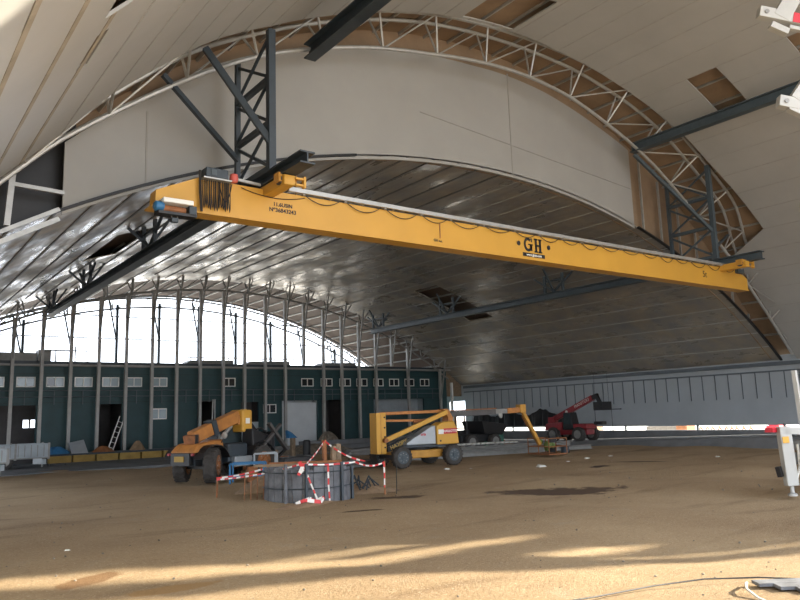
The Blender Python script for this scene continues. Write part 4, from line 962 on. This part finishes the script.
# ------------------------------------------------------------------ trailers at the left
def trailer(loc, L_, label, rz, z0, z1, ww=2.2, name='dropside_trailer'):
    t = root(name, loc, label, 'trailer', rz=rz)
    MB().box(0,L_,-ww/2,ww/2,z0-.06,z0).build('bed', M['galv_dull'], t)
    for y in (-ww/2, ww/2-.05):
        n = 3
        for k in range(n):
            o = MB().box(L_*k/n+.03,L_*(k+1)/n-.03,y,y+.05,z0,z1).build('side_panel', M['truck'], t, bevel=.01)
            for j in range(5): MB().box(L_*k/n+.1+j*L_/n/5.2,L_*k/n+.14+j*L_/n/5.2,y-.015,y,z0+.05,z1-.05).build('panel_rib', M['galv_dull'], o)
        for k in range(n+1): MB().box(L_*k/n-.05,L_*k/n+.05,y-.03,y+.07,z0-.1,z1+.04).build('corner_stake', M['galv_dull'], t)
    MB().box(L_-.05,L_,-ww/2,ww/2,z0,z1).box(0,.05,-ww/2,ww/2,z0,z1).build('end_panel', M['truck'], t)
    for y in (-.5,.5): MB().box(0,L_,y-.06,y+.06,z0-.3,z0-.06).build('chassis_rail', M['black'], t)
    for x in (L_*.35, L_*.35+.95):
        for y in (-ww/2+.2, ww/2-.2): wheel(t, (x,y,.42), .42, .26, (0,1,0), M['galv_dull'], tread=False)
    MB().box(L_-.4,L_-.1,-ww/2+.05,ww/2-.05,z0-.35,z0-.1).build('rear_bumper', M['truck'], t)
    for x in (.5,L_-.7): MB().box(x,x+.4,-ww/2,-ww/2+.1,z0-.32,z0-.06).build('underrun_box', M['silver'], t)
    MB().tube([(L_-.2,-.5,.05),(L_-.2,-.5,z0-.3)], .04, 6).build('prop_leg', M['galv'], t)
    return t
trailer((3.6,42.2,0), 4.5, 'pale blue grey dropside trailer before the leftmost bay', -.05, .55, 1.22)
trailer((.9,36.6,0), 4.5, 'nearer pale trailer cut by the left edge of the picture', -.03, .62, 1.15)
tag(MB().box(8.3,9.1,41.9,42.4,.02,.14).build('pallet', M['black']), 'flat dark pallet on the paving right of the trailers', 'pallet')

# ------------------------------------------------------------------ white trailer boom lift at the right edge
ft = V((16.9,8.41,0)); uu = V((.8,-.6,0)); nn = V((.6,.8,0))
def Q(a, z, d=0): return tuple(ft+uu*a+nn*d+V((0,0,z)))
tl = root('trailer_boom_lift', tuple(ft+uu*3), 'white trailer mounted boom lift at the right edge, arms raised', 'boom lift', world=True)
lg = MB().bar(Q(-.03,1.50),Q(.02,.20), .26,.20, tuple(nn)).build('outrigger_leg', M['pale_grey'], tl, bevel=.02)
MB().tube([Q(.02,.25),Q(.02,.05)], .045, 10).build('jack_screw', M['galv'], lg); MB().lathe(Q(.02,0),(0,0,1),[(.10,-.02),(.10,.02),(.04,.06)],16).build('foot_pad', M['galv'], lg)
MB().box(0,0,0,0,0,0) 
MB().bar(Q(-.06,1.28,-.115),Q(-.05,1.14,-.115), .14,.015, tuple(nn)).build('yellow_sticker', M['yellow'], lg)
MB().bar(Q(-.24,.62),Q(-.2,.40), .10,.1).build('side_handle', M['black'], lg)
MB().bar(Q(-.05,1.42),Q(1.4,1.30), .2,.16).build('outrigger_arm', M['pale_grey'], tl, bevel=.01)
MB().box(-.3+ft.x,-.1+ft.x,ft.y+.12,ft.y+.3,1.38,1.48).build('side_lamp', M['red_sign'], tl)
MB().tube([Q(.25,1.1),Q(.25,.6),Q(.15,.35)], .03, 6).build('hydraulic_hose', M['pipe_white'], tl, smooth=True)
MB().bar(Q(.35,1.05),Q(5.5,1.05), .9,.22).build('chassis', M['galv'], tl, bevel=.03); MB().bar(Q(.28,.78),Q(2.5,.78), .5,.30).build('battery_box', M['silver'], tl, bevel=.04)
MB().bar(Q(.42,1.2),Q(.36,2.75), .09).build('outrigger_mast', M['pale_grey'], tl)
wheel(tl, Q(3.0,.35,-.7), .35, .2, tuple(nn), M['white'], tread=False); wheel(tl, Q(3.0,.35,.7), .35, .2, tuple(nn), M['white'], tread=False)
MB().lathe(Q(3.2,1.15),(0,0,1),[(.4,0),(.4,.2)],24).build('turntable', M['galv'], tl)
MB().bar(Q(3.2,1.3),Q(3.9,6.9), .4,.4).build('mast', M['pale_grey'], tl, bevel=.02)
def arm(a, b, w, h, bolt=True, name='arm', m='pale_grey'):
    o = MB().bar(Q(*a),Q(*b), w, h).build(name, M[m], tl, bevel=.012)
    if bolt:
        d = (V((b[0]-a[0],b[1]-a[1],0))).normalized()*.16
        c = Q(a[0]+d.x, a[1]+d.y, -w/2); MB().lathe(c, tuple(-nn), [(.055,0),(.055,.03)], 12).build('pin', M['galv_dull'], o)
    return o
a1 = arm((.50,11.55),(4.6,10.45), .22,.27)
MB().bar(Q(1.28,11.335,-.118),Q(2.6,10.985,-.118), .012,.25).build('red_label', M['red_sign'], a1)
text('genie', .22, Q(1.75,11.20,-.13), (V(Q(1.5,11.275))-V(Q(1.28,11.335))).normalized(), (0,0,1), M['pale_grey'], tl, extrude=.003)
arm((1.0,11.35),(3.0,14.3), .24,.40, False); arm((.75,11.2),(1.15,10.98), .2,.16, False, 'bracket'); arm((1.2,11.13),(4.4,10.25), .12,.10, False, 'tie_rod')
arm((.72,9.22),(4.6,8.25), .22,.28); arm((1.15,9.2),(3.3,12.0), .24,.36, False); arm((.95,9.05),(1.3,8.85), .2,.14, False, 'bracket')
arm((.98,6.62),(4.6,6.0), .22,.26); MB().tube([Q(1.0,6.5),Q(.95,6.25),Q(1.05,6.1),Q(1.2,6.2),Q(1.2,6.45)], .014, 5).build('loop_cable', M['pipe_white'], tl, smooth=True)
arm((4.5,10.5),(4.2,6.0), .25,.3, False, 'link')

# ------------------------------------------------------------------ small things on the ground
t = tag(MB().tube([(9.6,3.6,.0),(8.9,4.35,.02),(8.55,4.75,.03),(8.1,5.15,.02),(7.5,5.4,.0),(6.6,5.5,.01),(5.6,5.75,.0),(4.8,6.1,.01)], .009, 6).build('cable', M['cable'], smooth=True), 'dark cable lying across the sunlit foreground at bottom right', 'cable')
tag(MB().tube([(8.25,4.72,.02),(8.05,4.62,.06),(7.85,4.5,.05),(7.7,4.3,.02),(7.62,4.1,.0),(7.6,3.9,0)], .014, 6).build('hose', M['pipe_white'], smooth=True), 'thin white hose curling at the bottom right corner', 'hose')
for i in range(3):
    tag(MB().bar((8.25+.02*i,4.62-.23*i,.03),(9.8,3.45-.23*i,.05), .19,.035).build('plank', M['board']), ['farthest','middle','nearest'][i]+' of the weathered planks at the bottom right corner', 'plank', 'planks at the bottom right corner')
random.seed(77); mb = MB()
for k in range(420):
    d = random.uniform(5.5,32); a = random.uniform(-.2,1.35); x = d*math.sin(a); y = d*math.cos(a); x = x+2; s = random.uniform(.006,.022)*(1 if d < 18 else 1.5)
    if x > 34 or y > 36: continue
    mb.lathe((x,y,gz(x,y)+s*.3), (random.uniform(-1,1),random.uniform(-1,1),2), [(s*.4,-s*.6),(s,-s*.1),(s*.8,s*.4),(s*.2,s*.7)], 6)
tag(mb.build('loose_stones', M['rubble']), 'small loose stones scattered over the earth floor', 'stones', kind='stuff')
lit = ((18.3,22.0,.30,'left of the two beside the boom lift rear wheel'),(18.9,21.3,.16,'right of the two beside the boom lift rear wheel'),(24.0,21.0,.2,'in mid floor right of the basket, nearest'),(25.8,21.5,.3,'below the red telehandler, left'),(27.3,21.4,.28,'below the red telehandler, right'),(3.0,13.5,.1,'alone on the left foreground floor'),(28.5,17.0,.25,'on the right of the floor'),(20.9,19.6,.45,'long flat one before the basket'))
for i, (x, y, s, w) in enumerate(lit):
    random.seed(i+50); z = gz(x,y); s = s*.55
    tag(MB().hexa([(x-s,y-s*.5,z),(x+s*.8,y-s*.4,z),(x+s,y+s*.4,z),(x-s*.7,y+s*.5,z),(x-s*.6,y-s*.2,z+s*.3),(x+s*.3,y-s*.3,z+s*.25),(x+s*.6,y+s*.2,z+s*.2),(x-s*.4,y+s*.3,z+s*.4)]).build('litter', M['paper']), 'scrap of pale litter on the earth, '+w, 'litter', 'pale litter on the floor')
tag(MB().lathe((27.0,24.6,0),(0,0,1),[(.2,0),(.26,.42),(.27,.44)],16).build('bucket', M['black'], smooth=True), 'black bucket just right of the boom lift basket', 'bucket')
tag(MB().lathe((27.5,24.2,0),(0,0,1),[(.2,0),(.2,.3),(.12,.36)],16).build('bucket', M['navy'], smooth=True), 'squat dark can right of the black bucket', 'can')

# ------------------------------------------------------------------ added sun mask in the hall mouth behind the camera: shapes the floor sunlight
mb = MB(); random.seed(8); c = .3
def closed(x, z):       # added sheets over the right half of the mouth, gaps placed for the sun patches
    if x < 25.2+.25*math.sin(z*1.1): return False
    if 26.9 < x < 28.3 and (z > 10.7 or 9.2 < z < 9.8): return False
    if 28.3 <= x < 30.6 and (10.85 < z < 11.25 or 11.7 < z < 11.95): return False
    if 26.2 < x < 26.5 and 7.3 < z < 9.0: return False
    if 27.1 < x < 28.0 and 6.9 < z < 7.2: return False
    return z > 3.6
x = 25.0
while x < 41:
    z = 3.6; run = None; zt = near_z(x+c/2)+.5
    while z < zt:
        ok = closed(x+c/2, z+.075)
        if ok and run is None: run = z
        if not ok and run is not None: mb.box(x, x+c, -2.6, -2.52, run, z); run = None
        z += .15
    if run is not None: mb.box(x, x+c, -2.6, -2.52, run, z)
    x += c
structure('wall_sun_mask', mb, M['liner'], 'added unseen sheets in the hall mouth behind the viewer, slotted to shape the sunlight')

# ------------------------------------------------------------------ daylight
w = bpy.data.worlds.new('hazy_sky'); SC.world = w; w.use_nodes = True; N = w.node_tree.nodes; L = w.node_tree.links
bg = N['Background']; sky = N.new('ShaderNodeTexSky'); sky.sky_type = 'NISHITA'; sky.sun_disc = False
SUN = V((-1.72,.93,-.88)).normalized()
sky.sun_elevation = math.asin(-SUN.z); sky.sun_rotation = math.atan2(-SUN.x, -SUN.y); sky.air_density = 1.6; sky.dust_density = 4.0; sky.altitude = 0
mx = N.new('ShaderNodeMix'); mx.data_type = 'RGBA'; mx.inputs['Factor'].default_value = .85; mx.inputs['B'].default_value = (8.6,9.4,10.6,1)
L.new(sky.outputs['Color'], mx.inputs['A']); L.new(mx.outputs['Result'], bg.inputs['Color']); bg.inputs['Strength'].default_value = .30
sl = bpy.data.lights.new('sun', 'SUN'); sl.energy = 13.; sl.angle = math.radians(.8); sl.color = (1.,.90,.70)
so = bpy.data.objects.new('sun', sl); COL.objects.link(so); so.rotation_euler = SUN.to_track_quat('-Z', 'Y').to_euler()

SC.view_settings.view_transform = 'Standard'; SC.view_settings.look = 'None'; SC.view_settings.gamma = 1; SC.view_settings.exposure = 0.82
SC.cycles.max_bounces = 8; SC.cycles.diffuse_bounces = 6; SC.cycles.glossy_bounces = 4; SC.cycles.use_denoising = True
SC.cycles.sample_clamp_indirect = 8
